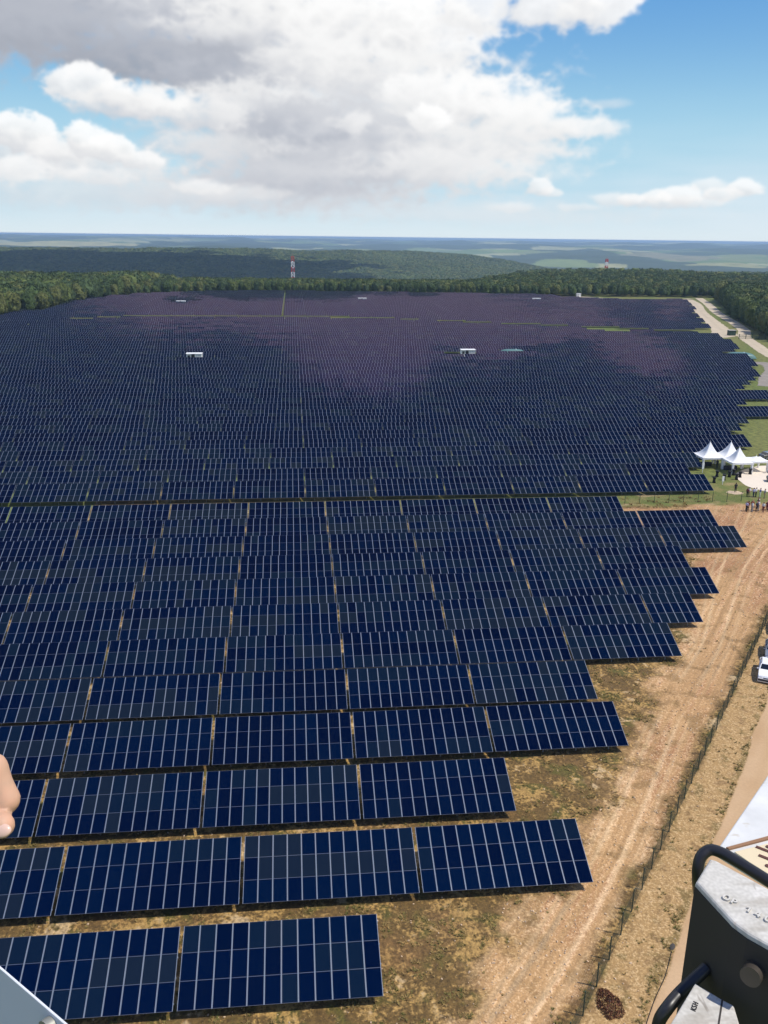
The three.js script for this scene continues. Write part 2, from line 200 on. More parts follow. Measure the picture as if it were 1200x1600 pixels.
{
  const N = 2048, img = new Uint8Array(N * N * 4), bmp = new Uint8Array(N * N * 4), r = rng(21);
  const enc = (v) => { v = clamp(v); return 255 * (v < 0.0031308 ? v * 12.92 : 1.055 * Math.pow(v, 1 / 2.4) - 0.055); };
  const LUT = new Uint8Array(4096); for (let i = 0; i < 4096; i++) LUT[i] = enc(i / 4095);
  for (let j = 0; j < N; j++) for (let i = 0; i < N; i++) {
    const x = SITE.x0 + (SITE.x1 - SITE.x0) * (i + 0.5) / N, d = SITE.d0 + (SITE.d1 - SITE.d0) * (j + 0.5) / N;
    const [dirt, road, lush, w, w2, t, s] = siteKind(x, d);
    const f = n2(x * 4.1, d * 4.1), f2 = n2(x * 9.7 + 3, d * 9.7), f3 = r() - 0.5, f4 = n2(x * 1.9 + 8, d * 1.9);
    // dry turf: straw mats, olive patches and bare brown between them
    const green = sm(0.02, 0.30, fbm(x / 2.4 + 20, d / 2.4, 4) + 0.05 * w);
    const mat = fbm(x * 1.5 + 50, d * 1.5 + 9, 3) * 0.9 + fbm(x / 3.1 + 50, d / 3.1 + 9, 3) * 1.1, straw = sm(-0.05, 0.42, mat + 0.30 * f + 0.22 * f2 + 0.15 * f3);
    let c = mixc([0.128, 0.076, 0.022], [0.098, 0.080, 0.016], green);
    c = mixc(c, [0.40, 0.245, 0.078], straw * 0.82);
    c = mixc(c, [0.50, 0.365, 0.205], 0.7 * sm(0.30, 0.60, mat * 0.8 + fbm(x / 4.5 + 12, d / 4.5 + 31, 3)));
    c = mixc(c, [0.205, 0.108, 0.042], 0.4 * sm(0.05, 0.4, fbm(x / 6 + 70, d / 6, 3)));
    let k = 0.90 + 0.34 * f2 + 0.34 * f + 0.36 * f3 + 0.22 * f4;
    let h = 0.45 + 0.25 * f + 0.2 * f2 + 0.15 * f3;
    // bare soil, streaked along the wheel tracks
    const wob = 0.5 * Math.sin(s * 0.055 + 1) + 0.25 * Math.sin(s * 0.13), tw = t + wob + 0.25 * w, st = n2(s * 0.028 + 4, tw * 1.6) * 1.0 + n2(s * 0.07, tw * 3.8 + 9) * 0.75;
    let rut = 0; for (const [cc, gg] of [[3.1, 1.0], [4.9, 1.0], [5.6, 0.7], [7.4, 0.6], [2.2, 0.5]]) rut += gg * Math.exp(-(((t + wob * 1.3 - cc - Math.max(0, s - 55) * 0.02 * cc) / 0.20) ** 2));
    rut *= sm(-0.35, 0.25, n2(s * 0.06 + 7, 3) + 0.3);
    const ruddy = sm(0.0, 0.6, fbm(x / 7 + 33, d / 9, 3) * 0.8 + st * 0.5 + sm(50, 85, s) * 0.30 + 0.02);
    let e = mixc([0.46, 0.270, 0.118], [0.285, 0.132, 0.056], ruddy * 0.85);
    e = mixc(e, [0.64, 0.455, 0.268], 0.65 * sm(0.08, 0.62, f2 * 0.55 + f * 0.35 + f4 * 0.25 + st * 0.42 + f3 * 0.45));
    e = mixc(e, [0.19, 0.112, 0.038], 0.6 * sm(0.08, 0.42, fbm(x / 2 + 90, d / 2, 3) + 0.15 * Math.exp(-((t - 1.3) ** 2))));
    e = mixc(e, [0.60, 0.42, 0.235], 0.55 * clamp(rut));
    const ke = 0.93 + 0.18 * f2 + 0.16 * f + 0.26 * f3 + 0.24 * st, he = 0.5 + 0.2 * f2 + 0.3 * f3 + 0.25 * st;
    c = mixc(c, e, dirt); k = lerp(k, ke, dirt); h = lerp(h, he, dirt);
    // verge between fence and road
    const verge = sm(0.3, -0.4, t + 0.3 * w) * sm(156, 120, d);
    if (verge > 0) {
      const weeds = sm(0.05, 0.35, fbm(x / 1.4 + 3, d / 1.4 + 60, 4) + 0.28 * Math.exp(-(((t + 3.1) / 0.45) ** 2)) - 0.02);
      let g = mixc([0.38, 0.235, 0.095], [0.15, 0.105, 0.030], weeds * 0.7); g = mixc(g, [0.55, 0.39, 0.21], 0.55 * sm(0.0, 0.5, f2 * 0.6 + f * 0.5 + f4 * 0.3 + f3 * 0.5)); g = mixc(g, [0.17, 0.095, 0.035], 0.6 * sm(0.12, 0.4, fbm(x * 0.9 + 15, d * 0.9, 3)));
      c = mixc(c, g, verge); k = lerp(k, 0.92 + 0.3 * f2 + 0.3 * f3 + 0.15 * f, verge);
      const rd = mixc([0.42, 0.265, 0.135], [0.50, 0.335, 0.19], clamp(0.5 + w * 0.9 + n2(s * 0.05, t * 0.9) * 0.5));
      c = mixc(c, rd, road); k = lerp(k, 0.97 + 0.06 * f3 + 0.04 * f2 + 0.05 * f, road); h = lerp(h, 0.45 + 0.08 * f3, road);
    }
    if (lush > 0) { const g = mixc(mixc([0.115, 0.135, 0.026], [0.19, 0.165, 0.05], sm(-0.1, 0.35, fbm(x / 3, d / 3 + 4, 4))), [0.33, 0.235, 0.12], 0.8 * sm(0.16, 0.42, fbm(x / 5 + 9, d / 3, 3))); c = mixc(c, g, lush); k = lerp(k, 0.95 + 0.25 * f + 0.2 * f3, lush); }
    k = Math.max(k, 0.35);
    const o = (j * N + i) * 4; for (let q = 0; q < 3; q++) img[o + q] = LUT[Math.min(4095, c[q] * k * 4095 | 0)]; img[o + 3] = 255;
    bmp[o] = bmp[o + 1] = bmp[o + 2] = clamp(h) * 255; bmp[o + 3] = 255;
  }
  const T = new THREE.DataTexture(img, N, N); T.colorSpace = THREE.SRGBColorSpace; T.magFilter = T.minFilter = THREE.LinearFilter; T.needsUpdate = true;
  const B = new THREE.DataTexture(bmp, N, N); B.magFilter = B.minFilter = THREE.LinearFilter; B.needsUpdate = true;
  const P = [], U = [], I = [], n = 128;
  for (let j = 0; j <= n; j++) for (let i = 0; i <= n; i++) {
    const x = SITE.x0 + (SITE.x1 - SITE.x0) * i / n, d = SITE.d0 + (SITE.d1 - SITE.d0) * j / n;
    const edge = Math.min(i, n - i, j, n - j);
    P.push(x, 0.03 + (edge ? 0.03 * fbm(x / 3, d / 3, 2) * sm(6, -1, Math.abs(fenceT(x, d) - 5)) : -0.02), -d); U.push(i / n, j / n);
  }
  for (let j = 0; j < n; j++) for (let i = 0; i < n; i++) { const k = j * (n + 1) + i; I.push(k, k + 1, k + n + 1, k + 1, k + n + 2, k + n + 1); }
  const g = soup(P, null, null, U); g.setIndex(I); g.computeVertexNormals();
  tag(mesh('site_ground', g, std(1, 1, 1, { map: T, bumpMap: B, bumpScale: 0.07, roughness: 1 }), scene), 'dry grass and bare soil with wheel tracks beside a sandy road', 'ground', null, 'structure');
}
// gravel lanes further off
function ribbon(name, pts, y, mat, label) {
  const c = new THREE.CatmullRomCurve3(pts.map(([x, d]) => new THREE.Vector3(x, 0, -d))), n = pts.length * 14, P = [], C = [], I = [];
  for (let i = 0; i <= n; i++) {
    const p = c.getPoint(i / n), t = c.getTangent(i / n), w = interp(pts.map((q, k) => [k / (pts.length - 1), q[2]]), i / n);
    for (let k = 0; k <= 6; k++) { const o = (k / 6 - 0.5) * w * (1 + 0.16 * n2(i * 0.5, k < 3 ? 3 : 9)), x = p.x - t.z * o, z = p.z + t.x * o; P.push(x, y, z); const v = 0.88 + 0.25 * fbm(x / 3, z / 3, 3) - (k === 3 ? 0.06 : 0); C.push(v, v, v); if (i < n && k < 6) { const a = i * 7 + k; I.push(a, a + 1, a + 7, a + 1, a + 8, a + 7); } }
  }
  const g = soup(P, null, C); g.setIndex(I); g.computeVertexNormals(); for (let i = 0, a = g.attributes.normal.array; i < a.length; i += 3) { a[i] = 0; a[i + 1] = 1; a[i + 2] = 0; }
  return tag(mesh(name, g, mat, scene), label, 'road', null, 'structure');
}
const chalk = std(0.52, 0.43, 0.31, { vertexColors: true, roughness: 1, side: THREE.DoubleSide }), greyGravel = std(0.27, 0.235, 0.20, { vertexColors: true, roughness: 1, side: THREE.DoubleSide });
ribbon('gravel_lane', [[305, 672, 7], [290, 625, 7], [262, 557, 7.5], [240, 497, 8], [221, 445, 9], [208, 415, 13], [196, 404, 9]], 0.03, chalk, 'pale gravel lane along the right edge of the far panels');
ribbon('forest_track', [[322, 690, 6], [300, 628, 6], [268, 545, 6], [246, 480, 6], [230, 437, 6], [214, 405, 6], [203, 374, 6], [193, 345, 6], [183, 310, 6]], 0.045, chalk, 'pale forest track between the lane and the wood');
ribbon('access_lane', [[165, 318, 7], [176, 314, 8], [171, 297, 9], [160, 280, 9], [150, 262, 9]], 0.036, greyGravel, 'grey gravel lane beside the lower green water tank');
ribbon('back_track', [[205, 682, 5], [226, 700, 7], [255, 668, 6], [285, 668, 5], [312, 682, 6]], 0.033, chalk, 'bare pale track at the foot of the far trees');
{ const s = new THREE.Shape(); for (let i = 0; i <= 60; i++) { const a = i / 60 * Math.PI * 2, q = 13.2 + 0.6 * n2(Math.cos(a) * 3, Math.sin(a) * 3), x = 97 + q * Math.cos(a) * 1.0, d = 152 + q * Math.sin(a) * 0.98; i ? s.lineTo(x, d) : s.moveTo(x, d); } const g = new THREE.ShapeGeometry(s); g.rotateX(-Math.PI / 2); g.translate(0, 0.055, 0); tag(mesh('gravel_yard', g, std(0.66, 0.57, 0.46, { roughness: 1 }), scene), 'round pale gravel yard beside the white tents', 'yard', null, 'structure'); }

// ---------------------------------------------------------------- solar tables
const TILT = 0.3795, ROWPITCH = 8.2932, D1 = 40.705, MODW = 1.0, MODL = 1.645, FRONT = 0.8, GAP = 0.23, PITCH = 12 + GAP;
const ct = Math.cos(TILT), st_ = Math.sin(TILT);
const glassTones = [[0.0002, 0.0018, 0.0055], [0.0003, 0.0028, 0.0095], [0.0004, 0.0042, 0.0125], [0.0030, 0.0085, 0.0125], [0.0065, 0.0115, 0.0125], [0.0004, 0.0022, 0.0065]];
const SPREAD = [0, 5, 1, 2, 3, 4];          // tones from the darkest to the palest
const glassMats = glassTones.map((c) => new THREE.MeshPhysicalMaterial({ color: col(...c), roughness: 0.06, ior: 1.9, iridescence: 1, iridescenceIOR: 1.27, iridescenceThicknessRange: [146, 146] }));
const glassVary = new THREE.MeshPhysicalMaterial({ color: col(1, 1, 1), vertexColors: true, roughness: 0.06, ior: 1.9, iridescence: 1, iridescenceIOR: 1.27, iridescenceThicknessRange: [146, 146] });
const alu = std(0.17, 0.195, 0.24, { roughness: 0.5, metalness: 0.15 }), aluDim = std(0.10, 0.115, 0.15, { roughness: 0.5, metalness: 0.2 }), steel = std(0.33, 0.33, 0.33, { roughness: 0.55, metalness: 0.4 });
// one framed module lying flat; groups: glass, side frame, end frame
function moduleGeometry() {
  const P = [], w = MODW / 2 - 0.004, l = MODL / 2 - 0.004, a = 0.036, b = 0.012, t = 0.02;
  const quad = (p, q, r, s) => P.push(...p, ...q, ...r, ...p, ...r, ...s);
  const groups = []; let start = 0; const close = (m) => { const n = P.length / 3; groups.push([start, n - start, m]); start = n; };
  quad([-w + a, t - 0.004, l - b], [w - a, t - 0.004, l - b], [w - a, t - 0.004, -l + b], [-w + a, t - 0.004, -l + b]); close(0);
  quad([-w, t, l], [-w + a, t, l], [-w + a, t, -l], [-w, t, -l]); quad([w - a, t, l], [w, t, l], [w, t, -l], [w - a, t, -l]);
  quad([w, t, l], [w, -t, l], [w, -t, -l], [w, t, -l]); quad([-w, t, -l], [-w, -t, -l], [-w, -t, l], [-w, t, l]); close(1);
  quad([-w + a, t, l], [w - a, t, l], [w - a, t, l - b], [-w + a, t, l - b]); quad([-w + a, t, -l + b], [w - a, t, -l + b], [w - a, t, -l], [-w + a, t, -l]);
  quad([-w, -t, l], [w, -t, l], [w, t, l], [-w, t, l]); quad([w, -t, -l], [-w, -t, -l], [-w, t, -l], [w, t, -l]); quad([-w, -t, -l], [w, -t, -l], [w, -t, l], [-w, -t, l]); close(2);
  const g = soup(P); for (const [s, n, m] of groups) g.addGroup(s, n, m); return g;
}
const moduleGeo = moduleGeometry();
const moduleSets = glassMats.map((g) => [g, alu, aluDim]);
const onSlope = (s) => [FRONT + s * st_, -s * ct];
const legGeo = (h) => box(0.09, h, 0.09, 0, h / 2, 0);
const frontLeg = legGeo(onSlope(0.9)[0] - 0.1), rearLeg = legGeo(onSlope(3.9)[0] - 0.1);
const rafterGeo = box(0.07, 0.09, 4.7), purlinGeo = {}; const purlin = (w) => purlinGeo[w] ||= box(w + 0.06, 0.06, 0.07);
const rT = rng(77);
function nearTable(cx, depth, cols) {
  const g = root('solar_table', cx, 0.02, -depth), W = cols * MODW;
  const bias = rT() * 2.2, pick = () => SPREAD[Math.min(5, Math.floor(bias + rT() * 4.4))];
  for (let j = 0; j < 3; j++) {
    let tone = pick();
    for (let i = 0; i < cols; i++) {
      if (rT() < 0.40) tone = pick();
      const s = (j + 0.5) * MODL, [y, z] = onSlope(s), m = mesh('panel', moduleGeo, moduleSets[tone], g);
      m.position.set((i + 0.5) * MODW - W / 2, y + (rT() - 0.5) * 0.006, z); m.rotation.x = TILT + (rT() - 0.5) * 0.006; m.rotation.z = (rT() - 0.5) * 0.008;
    }
  }
  for (const s of [0.45, 1.9, 3.1, 4.5]) { const [y, z] = onSlope(s), p = mesh('purlin', purlin(W), alu, g); p.position.set(0, y - 0.055, z); p.rotation.x = TILT; }
  const n = cols > 6 ? 4 : 2;
  for (let k = 0; k < n; k++) {
    const x = ((k + 0.5) / n - 0.5) * W, [y, z] = onSlope(2.45), f = mesh('rafter', rafterGeo, steel, g); f.position.set(x, y - 0.135, z); f.rotation.x = TILT;
    const [, z1] = onSlope(0.9), [, z2] = onSlope(3.9); mesh('leg', frontLeg, steel, g).position.set(x, -0.02, z1); mesh('leg', rearLeg, steel, g).position.set(x, -0.02, z2);
  }
  return g;
}
// a table seen from further off: the same modules joined
function tablePieces(cols, seed, lean) {
  const r = rng(seed), W = cols * MODW, P = [], C = [], F = [], quad = (A_, p, q, u, v) => A_.push(...p, ...q, ...u, ...p, ...u, ...v);
  const at = (x, s, up) => [x, FRONT + s * st_ + up * ct, -s * ct + up * st_];
  const bias = (seed % 5) * 0.8, pick = () => SPREAD[Math.min(5, Math.floor(bias + r() * 3.2))];
  for (let j = 0; j < 3; j++) { let tone = pick(); for (let i = 0; i < cols; i++) {
    if (r() < 0.40) tone = pick();
    const x0 = i * MODW - W / 2, s0 = j * MODL, a = (r() - 0.5) * lean, b = (r() - 0.5) * lean, up = (u, v) => a * (u - 0.5) + b * (v - 0.5) * 1.6;
    quad(P, at(x0, s0, up(0, 0)), at(x0 + 1, s0, up(1, 0)), at(x0 + 1, s0 + MODL, up(1, 1)), at(x0, s0 + MODL, up(0, 1)));
    for (let k = 0; k < 6; k++) C.push(...glassTones[tone]);
  } }
  const strip = (x0, x1, s0, s1, u) => quad(F, at(x0, s0, u), at(x1, s0, u), at(x1, s1, u), at(x0, s1, u));
  for (let i = 0; i <= cols; i++) { const w = i === 0 || i === cols ? 0.026 : 0.034, x = i * MODW - W / 2; strip(Math.max(x - w, -W / 2), Math.min(x + w, W / 2), 0, 3 * MODL, 0.014); }
  const E2 = []; for (let j = 0; j <= 3; j++) { const s = j * MODL; quad(E2, at(-W / 2, Math.max(0, s - 0.015), 0.012), at(W / 2, Math.max(0, s - 0.015), 0.012), at(W / 2, Math.min(3 * MODL, s + 0.015), 0.012), at(-W / 2, Math.min(3 * MODL, s + 0.015), 0.012)); }
  const under = []; { const e = 3 * MODL, t = -0.02, b = -0.06, w = W / 2; quad(under, at(-w, e, b), at(w, e, b), at(w, 0, b), at(-w, 0, b)); quad(under, at(-w, 0, b), at(w, 0, b), at(w, 0, t + 0.03), at(-w, 0, t + 0.03)); quad(under, at(w, e, b), at(-w, e, b), at(-w, e, t + 0.03), at(w, e, t + 0.03)); quad(under, at(w, 0, b), at(w, e, b), at(w, e, t + 0.03), at(w, 0, t + 0.03)); quad(under, at(-w, e, b), at(-w, 0, b), at(-w, 0, t + 0.03), at(-w, e, t + 0.03)); }
  const glass = soup(P, null, C), lines = paint(soup(F), [1, 1, 1]), dims = paint(soup(E2), [1, 1, 1]), back = paint(soup(under), [1, 1, 1]);
  const legs = []; const n = cols > 6 ? 4 : 2; for (let k = 0; k < n; k++) { const x = ((k + 0.5) / n - 0.5) * W; for (const [s, gq] of [[0.9, frontLeg], [3.9, rearLeg]]) { const q = gq.clone(); q.deleteAttribute('uv'); q.translate(x, 0, onSlope(s)[1]); legs.push(q.toNonIndexed()); } }
  const leg = paint(mergeGeometries(legs), [1, 1, 1]);
  const all = mergeGeometries([glass, lines, dims, back], true);
  const whole = mergeGeometries([glass, lines, dims, mergeGeometries([back, leg])], true);
  return { surface: all, leg, whole };
}
const farSet = [glassVary, alu, aluDim, aluDim];
const variants = [1, 2, 3, 4, 5].map((k) => tablePieces(12, k * 31, 0.008)), halfVariants = [6, 7].map((k) => tablePieces(6, k * 31, 0.008));
const ORD = ['', 'first', 'second', 'third', 'fourth', 'fifth', 'sixth', 'seventh', 'eighth', 'ninth', 'tenth', 'eleventh', 'twelfth', 'thirteenth', 'fourteenth', 'fifteenth', 'sixteenth', 'seventeenth', 'eighteenth', 'nineteenth', 'twentieth', 'twenty-first', 'twenty-second', 'twenty-third', 'twenty-fourth', 'twenty-fifth', 'twenty-sixth', 'twenty-seventh', 'twenty-eighth', 'twenty-ninth', 'thirtieth', 'thirty-first', 'thirty-second', 'thirty-third', 'thirty-fourth', 'thirty-fifth'];
const tables = [];
const leftLimit = (d) => -(0.305 + 4.6 / d) * d - 16;
function fillRow(depth, right, block, row, keep = () => true, half = false) {
  let x = right, rank = 0; const lim = leftLimit(depth);
  if (half) { tables.push({ x: x - 3, depth, cols: 6, block, row, rank: ++rank }); x -= 6 + GAP; }
  while (x > lim) { if (keep(x - 6, depth)) tables.push({ x: x - 6, depth, cols: 12, block, row, rank: ++rank }); x -= PITCH; }
}
const snap = (x, phase) => phase - GAP + PITCH * Math.floor((x - phase + GAP + 3) / PITCH);
const STATIONS = [[-35.5, 322.5], [66, 333], [-71.5, 588], [48, 624], [173.5, 631]];
const hole = (x, d) => STATIONS.some(([a, b]) => Math.abs(x - a) < 8.2 && d > b - 5.5 && d < b + 3) || (Math.abs(x - 84.5) < 10 && Math.abs(d - 337) < 4.5) || (Math.abs(x - 156) < 9 && Math.abs(d - 411) < 8) || (Math.abs(x - 175) < 12 && Math.abs(d - 330) < 7);
const lowRight = [4.45, 4.55, 20.1, 16.66, 28.89, 28.89, 41.1, 47.35, 53.35, 53.35, 65.6, 65.6, 53.35];
lowRight.forEach((r, i) => fillRow(D1 + (i - 1) * ROWPITCH, r, 0, i, undefined, i === 7));
const upRight = { 13: 74.75, 14: 74.75, 15: 80.4, 16: 92.7, 17: 99.3, 18: 99.3, 19: 105.4, 20: 111.5, 21: 136, 22: 117.7, 23: 123.8, 24: 148, 25: 130, 26: 136.1, 27: 142.2, 28: 148.3, 29: 154.4 };
for (let r = 13; r < 60; r++) {
  const d = D1 + (r - 1 + 0.60) * ROWPITCH; if (d > 512) break;
  const right = upRight[r] ?? interp(XRIGHT, d) - 1.5 + 3 * n2(r * 0.9, 4);
  const phase = r === 15 || r === 16 ? 7.24 : 1.75, q = upRight[r] ? right : snap(right + 3, phase);
  fillRow(d, r >= 17 ? phase - GAP + 6.115 * Math.round((right - phase) / 6.115) : right, 1, r - 12, (x, z) => z < interp(ZPATH, x) - 24 && !hole(x, z));
}
for (let r = 0; r < 50; r++) {
  const d = 408 + r * ROWPITCH; if (d > 730) break;
  for (const side of [0, 1]) {
    const keep = (x, z) => z > interp(ZPATH, x) - 1 && z < interp(ZBACK, x) - 8 && !hole(x, z) && (side ? x < -11 : x > -1);
    fillRow(d, side ? -6.5 : Math.min(-5.6 + PITCH * Math.floor((interp(XRIGHT, d) + 5.6) / PITCH), -5.6 + PITCH * 26), 2, r + 1, keep);
  }
}
// the 300 that show largest are things; the rest is one mass
const fwd = new THREE.Vector3(), v3 = new THREE.Vector3(); camera.updateMatrixWorld(true); camera.updateProjectionMatrix();
for (const t of tables) { v3.set(t.x, 1.5, -t.depth - 2); t.dist = v3.distanceTo(camera.position); let lo = 9, hi = -9, vy = 9; for (const dx of [-t.cols / 2, 0, t.cols / 2]) { v3.set(t.x + dx, 2, -t.depth - 3).project(camera); lo = Math.min(lo, v3.x); hi = Math.max(hi, v3.x); vy = Math.min(vy, -v3.y); } t.seen = lo < 1.02 && hi > -1.02 && vy < 1.06; }
const inView = tables.filter((t) => t.seen).sort((a, b) => a.dist - b.dist);
const chosen = new Set(inView.slice(0, 300)), rest = [];
const rV = rng(9);
for (const t of tables) {
  if (!chosen.has(t)) { if (t.block) rest.push(t); continue; }
  let g;
  if (t.block === 0) { g = nearTable(t.x, t.depth, t.cols); }
  else {
    g = root('solar_table', t.x, 0, -t.depth); const v = (t.cols === 12 ? variants : halfVariants)[Math.floor(rV() * (t.cols === 12 ? 5 : 2))];
    const m = mesh('panels', v.surface, farSet, g); m.rotation.x = (rV() - 0.5) * 0.006; m.userData.kind = 'stuff'; mesh('legs', v.leg, steel, g).userData.kind = 'stuff';
  }
  t.rank = inView.filter((o) => o.block === t.block && o.row === t.row && o.x > t.x).length + 1;
  const place = t.rank === 1 ? 'at the right end' : ORD[t.rank] + ' from the right end';
  tag(g, t.block === 0 ? (t.row === 0 ? 'blue solar table cut off by the bottom edge, foremost of all' : `blue solar table ${place} of the ${ORD[t.row]} full row from the front`) : `blue solar table ${place} of the ${ORD[t.row]} row beyond the aisle`, 'solar table', t.block === 0 ? 'solar tables in the front block' : 'solar tables beyond the aisle');
}
{
  const r = rng(4), per = variants.map(() => []);
  for (const t of rest) { if (t.x - t.cols / 2 < leftLimit(t.depth) - 20) continue; per[Math.floor(r() * 5)].push([t.x, (r() - 0.5) * 0.08, -t.depth, t.cols / 12, 1, 1, (r() - 0.5) * 0.004, null, (r() - 0.5) * 0.012, (r() - 0.5) * 0.008]); }
  per.forEach((list, i) => list.length && instanced('distant_solar_tables', variants[i].whole, farSet, list, 'far rows of blue solar tables receding to the woods', 'solar tables', 'distant solar tables'));
  console.log('tables', tables.length, 'in view', inView.length, 'near', tables.filter((t) => chosen.has(t) && t.block === 0).length);
}

// ---------------------------------------------------------------- woods
const woodTones = [[0.044, 0.072, 0.018], [0.060, 0.088, 0.020], [0.080, 0.104, 0.024], [0.034, 0.060, 0.018], [0.100, 0.112, 0.030], [0.050, 0.078, 0.027]];
function crownGeometry(seed, detail, leaves, tall = 1) {          // a lobed crown of unit radius with loose leaf sprays on it
  const r = rng(seed), lobes = []; for (let i = 0; i < 11; i++) { const a = r() * 6.28, y = -0.35 + 1.2 * r(), q = Math.sqrt(Math.max(0, 1 - y * y)); lobes.push(new THREE.Vector3(Math.cos(a) * q, y, Math.sin(a) * q).normalize()); }
  const g = new THREE.IcosahedronGeometry(1, detail), p = g.attributes.position, v = new THREE.Vector3(), radius = (d) => { let k = 0.70; for (const l of lobes) k = Math.max(k, 0.62 + 0.40 * Math.pow(Math.max(0, d.dot(l)), 3)); return k * (1 + 0.20 * n3(d.x * 3.1 + seed, d.y * 3.1, d.z * 3.1) + 0.13 * n3(d.x * 7.5, d.y * 7.5 + seed, d.z * 7.5)); };
  for (let i = 0; i < p.count; i++) { v.fromBufferAttribute(p, i).normalize(); const k = radius(v); p.setXYZ(i, v.x * k, v.y * k * tall, v.z * k); }
  g.deleteAttribute('uv'); g.deleteAttribute('normal');
  const P = [...p.array], d = new THREE.Vector3(), a = new THREE.Vector3(), b = new THREE.Vector3();
  for (let i = 0; i < leaves; i++) {
    d.set(r() * 2 - 1, r() * 1.5 - 0.5, r() * 2 - 1).normalize(); const k = radius(d) * (0.92 + 0.20 * r()), s = 0.05 + 0.09 * r();
    a.set(r() - 0.5, r() - 0.5, r() - 0.5).normalize(); b.copy(a).cross(d).normalize().multiplyScalar(s); a.addScaledVector(d, 0.6).normalize().multiplyScalar(s);
    const c = [d.x * k, d.y * k * tall, d.z * k];
    P.push(c[0] - b.x, c[1] - b.y, c[2] - b.z, c[0] + b.x, c[1] + b.y, c[2] + b.z, c[0] + a.x * 1.6, c[1] + a.y * 1.6, c[2] + a.z * 1.6);
  }
  return soup(P);
}
const foliage = new THREE.MeshStandardMaterial({ color: 0xffffff, roughness: 1, side: THREE.DoubleSide });
const crowns = [1, 2, 3, 4].map((k) => crownGeometry(k * 13, 3, 420, 0.95)), farCrowns = [7, 8].map((k) => crownGeometry(k * 13, 2, 60, 0.85));
const leafMats = woodTones.map((c) => std(c[0], c[1], c[2], { roughness: 1, side: THREE.DoubleSide })), bark = std(0.10, 0.08, 0.06);
const trunkGeo = merge([cyl(0.30, 0.16, 8), bar([0, 4.5, 0], [1.6, 7.6, 0.6], 0.11), bar([0, 5.2, 0], [-1.5, 8, -0.5], 0.10), bar([0, 5.8, 0], [0.2, 8.6, 1.4], 0.09)]);
const isFarm = (x, d) => d < interp(ZBACK, x) + 3 && x < interp(XRIGHT, d) + 2;
function isWood(x, d, margin = 0) {
  const backLine = interp(ZBACK, x) + 9 + margin, onBack = d > backLine && !(x > 196 && x < 318 && d < 706);
  const right = d < 700 && x > interp(XWOOD, d) + 5 + margin;
  const left = x < -150 && d > interp([[-400, 300], [-200, 460], [-156, 505], [-150, 520]], x) + margin && d > backLine;
  return (onBack && !(d < 700 && x > interp(XRIGHT, d) && x < interp(XWOOD, d) + 5)) || right || left;
}
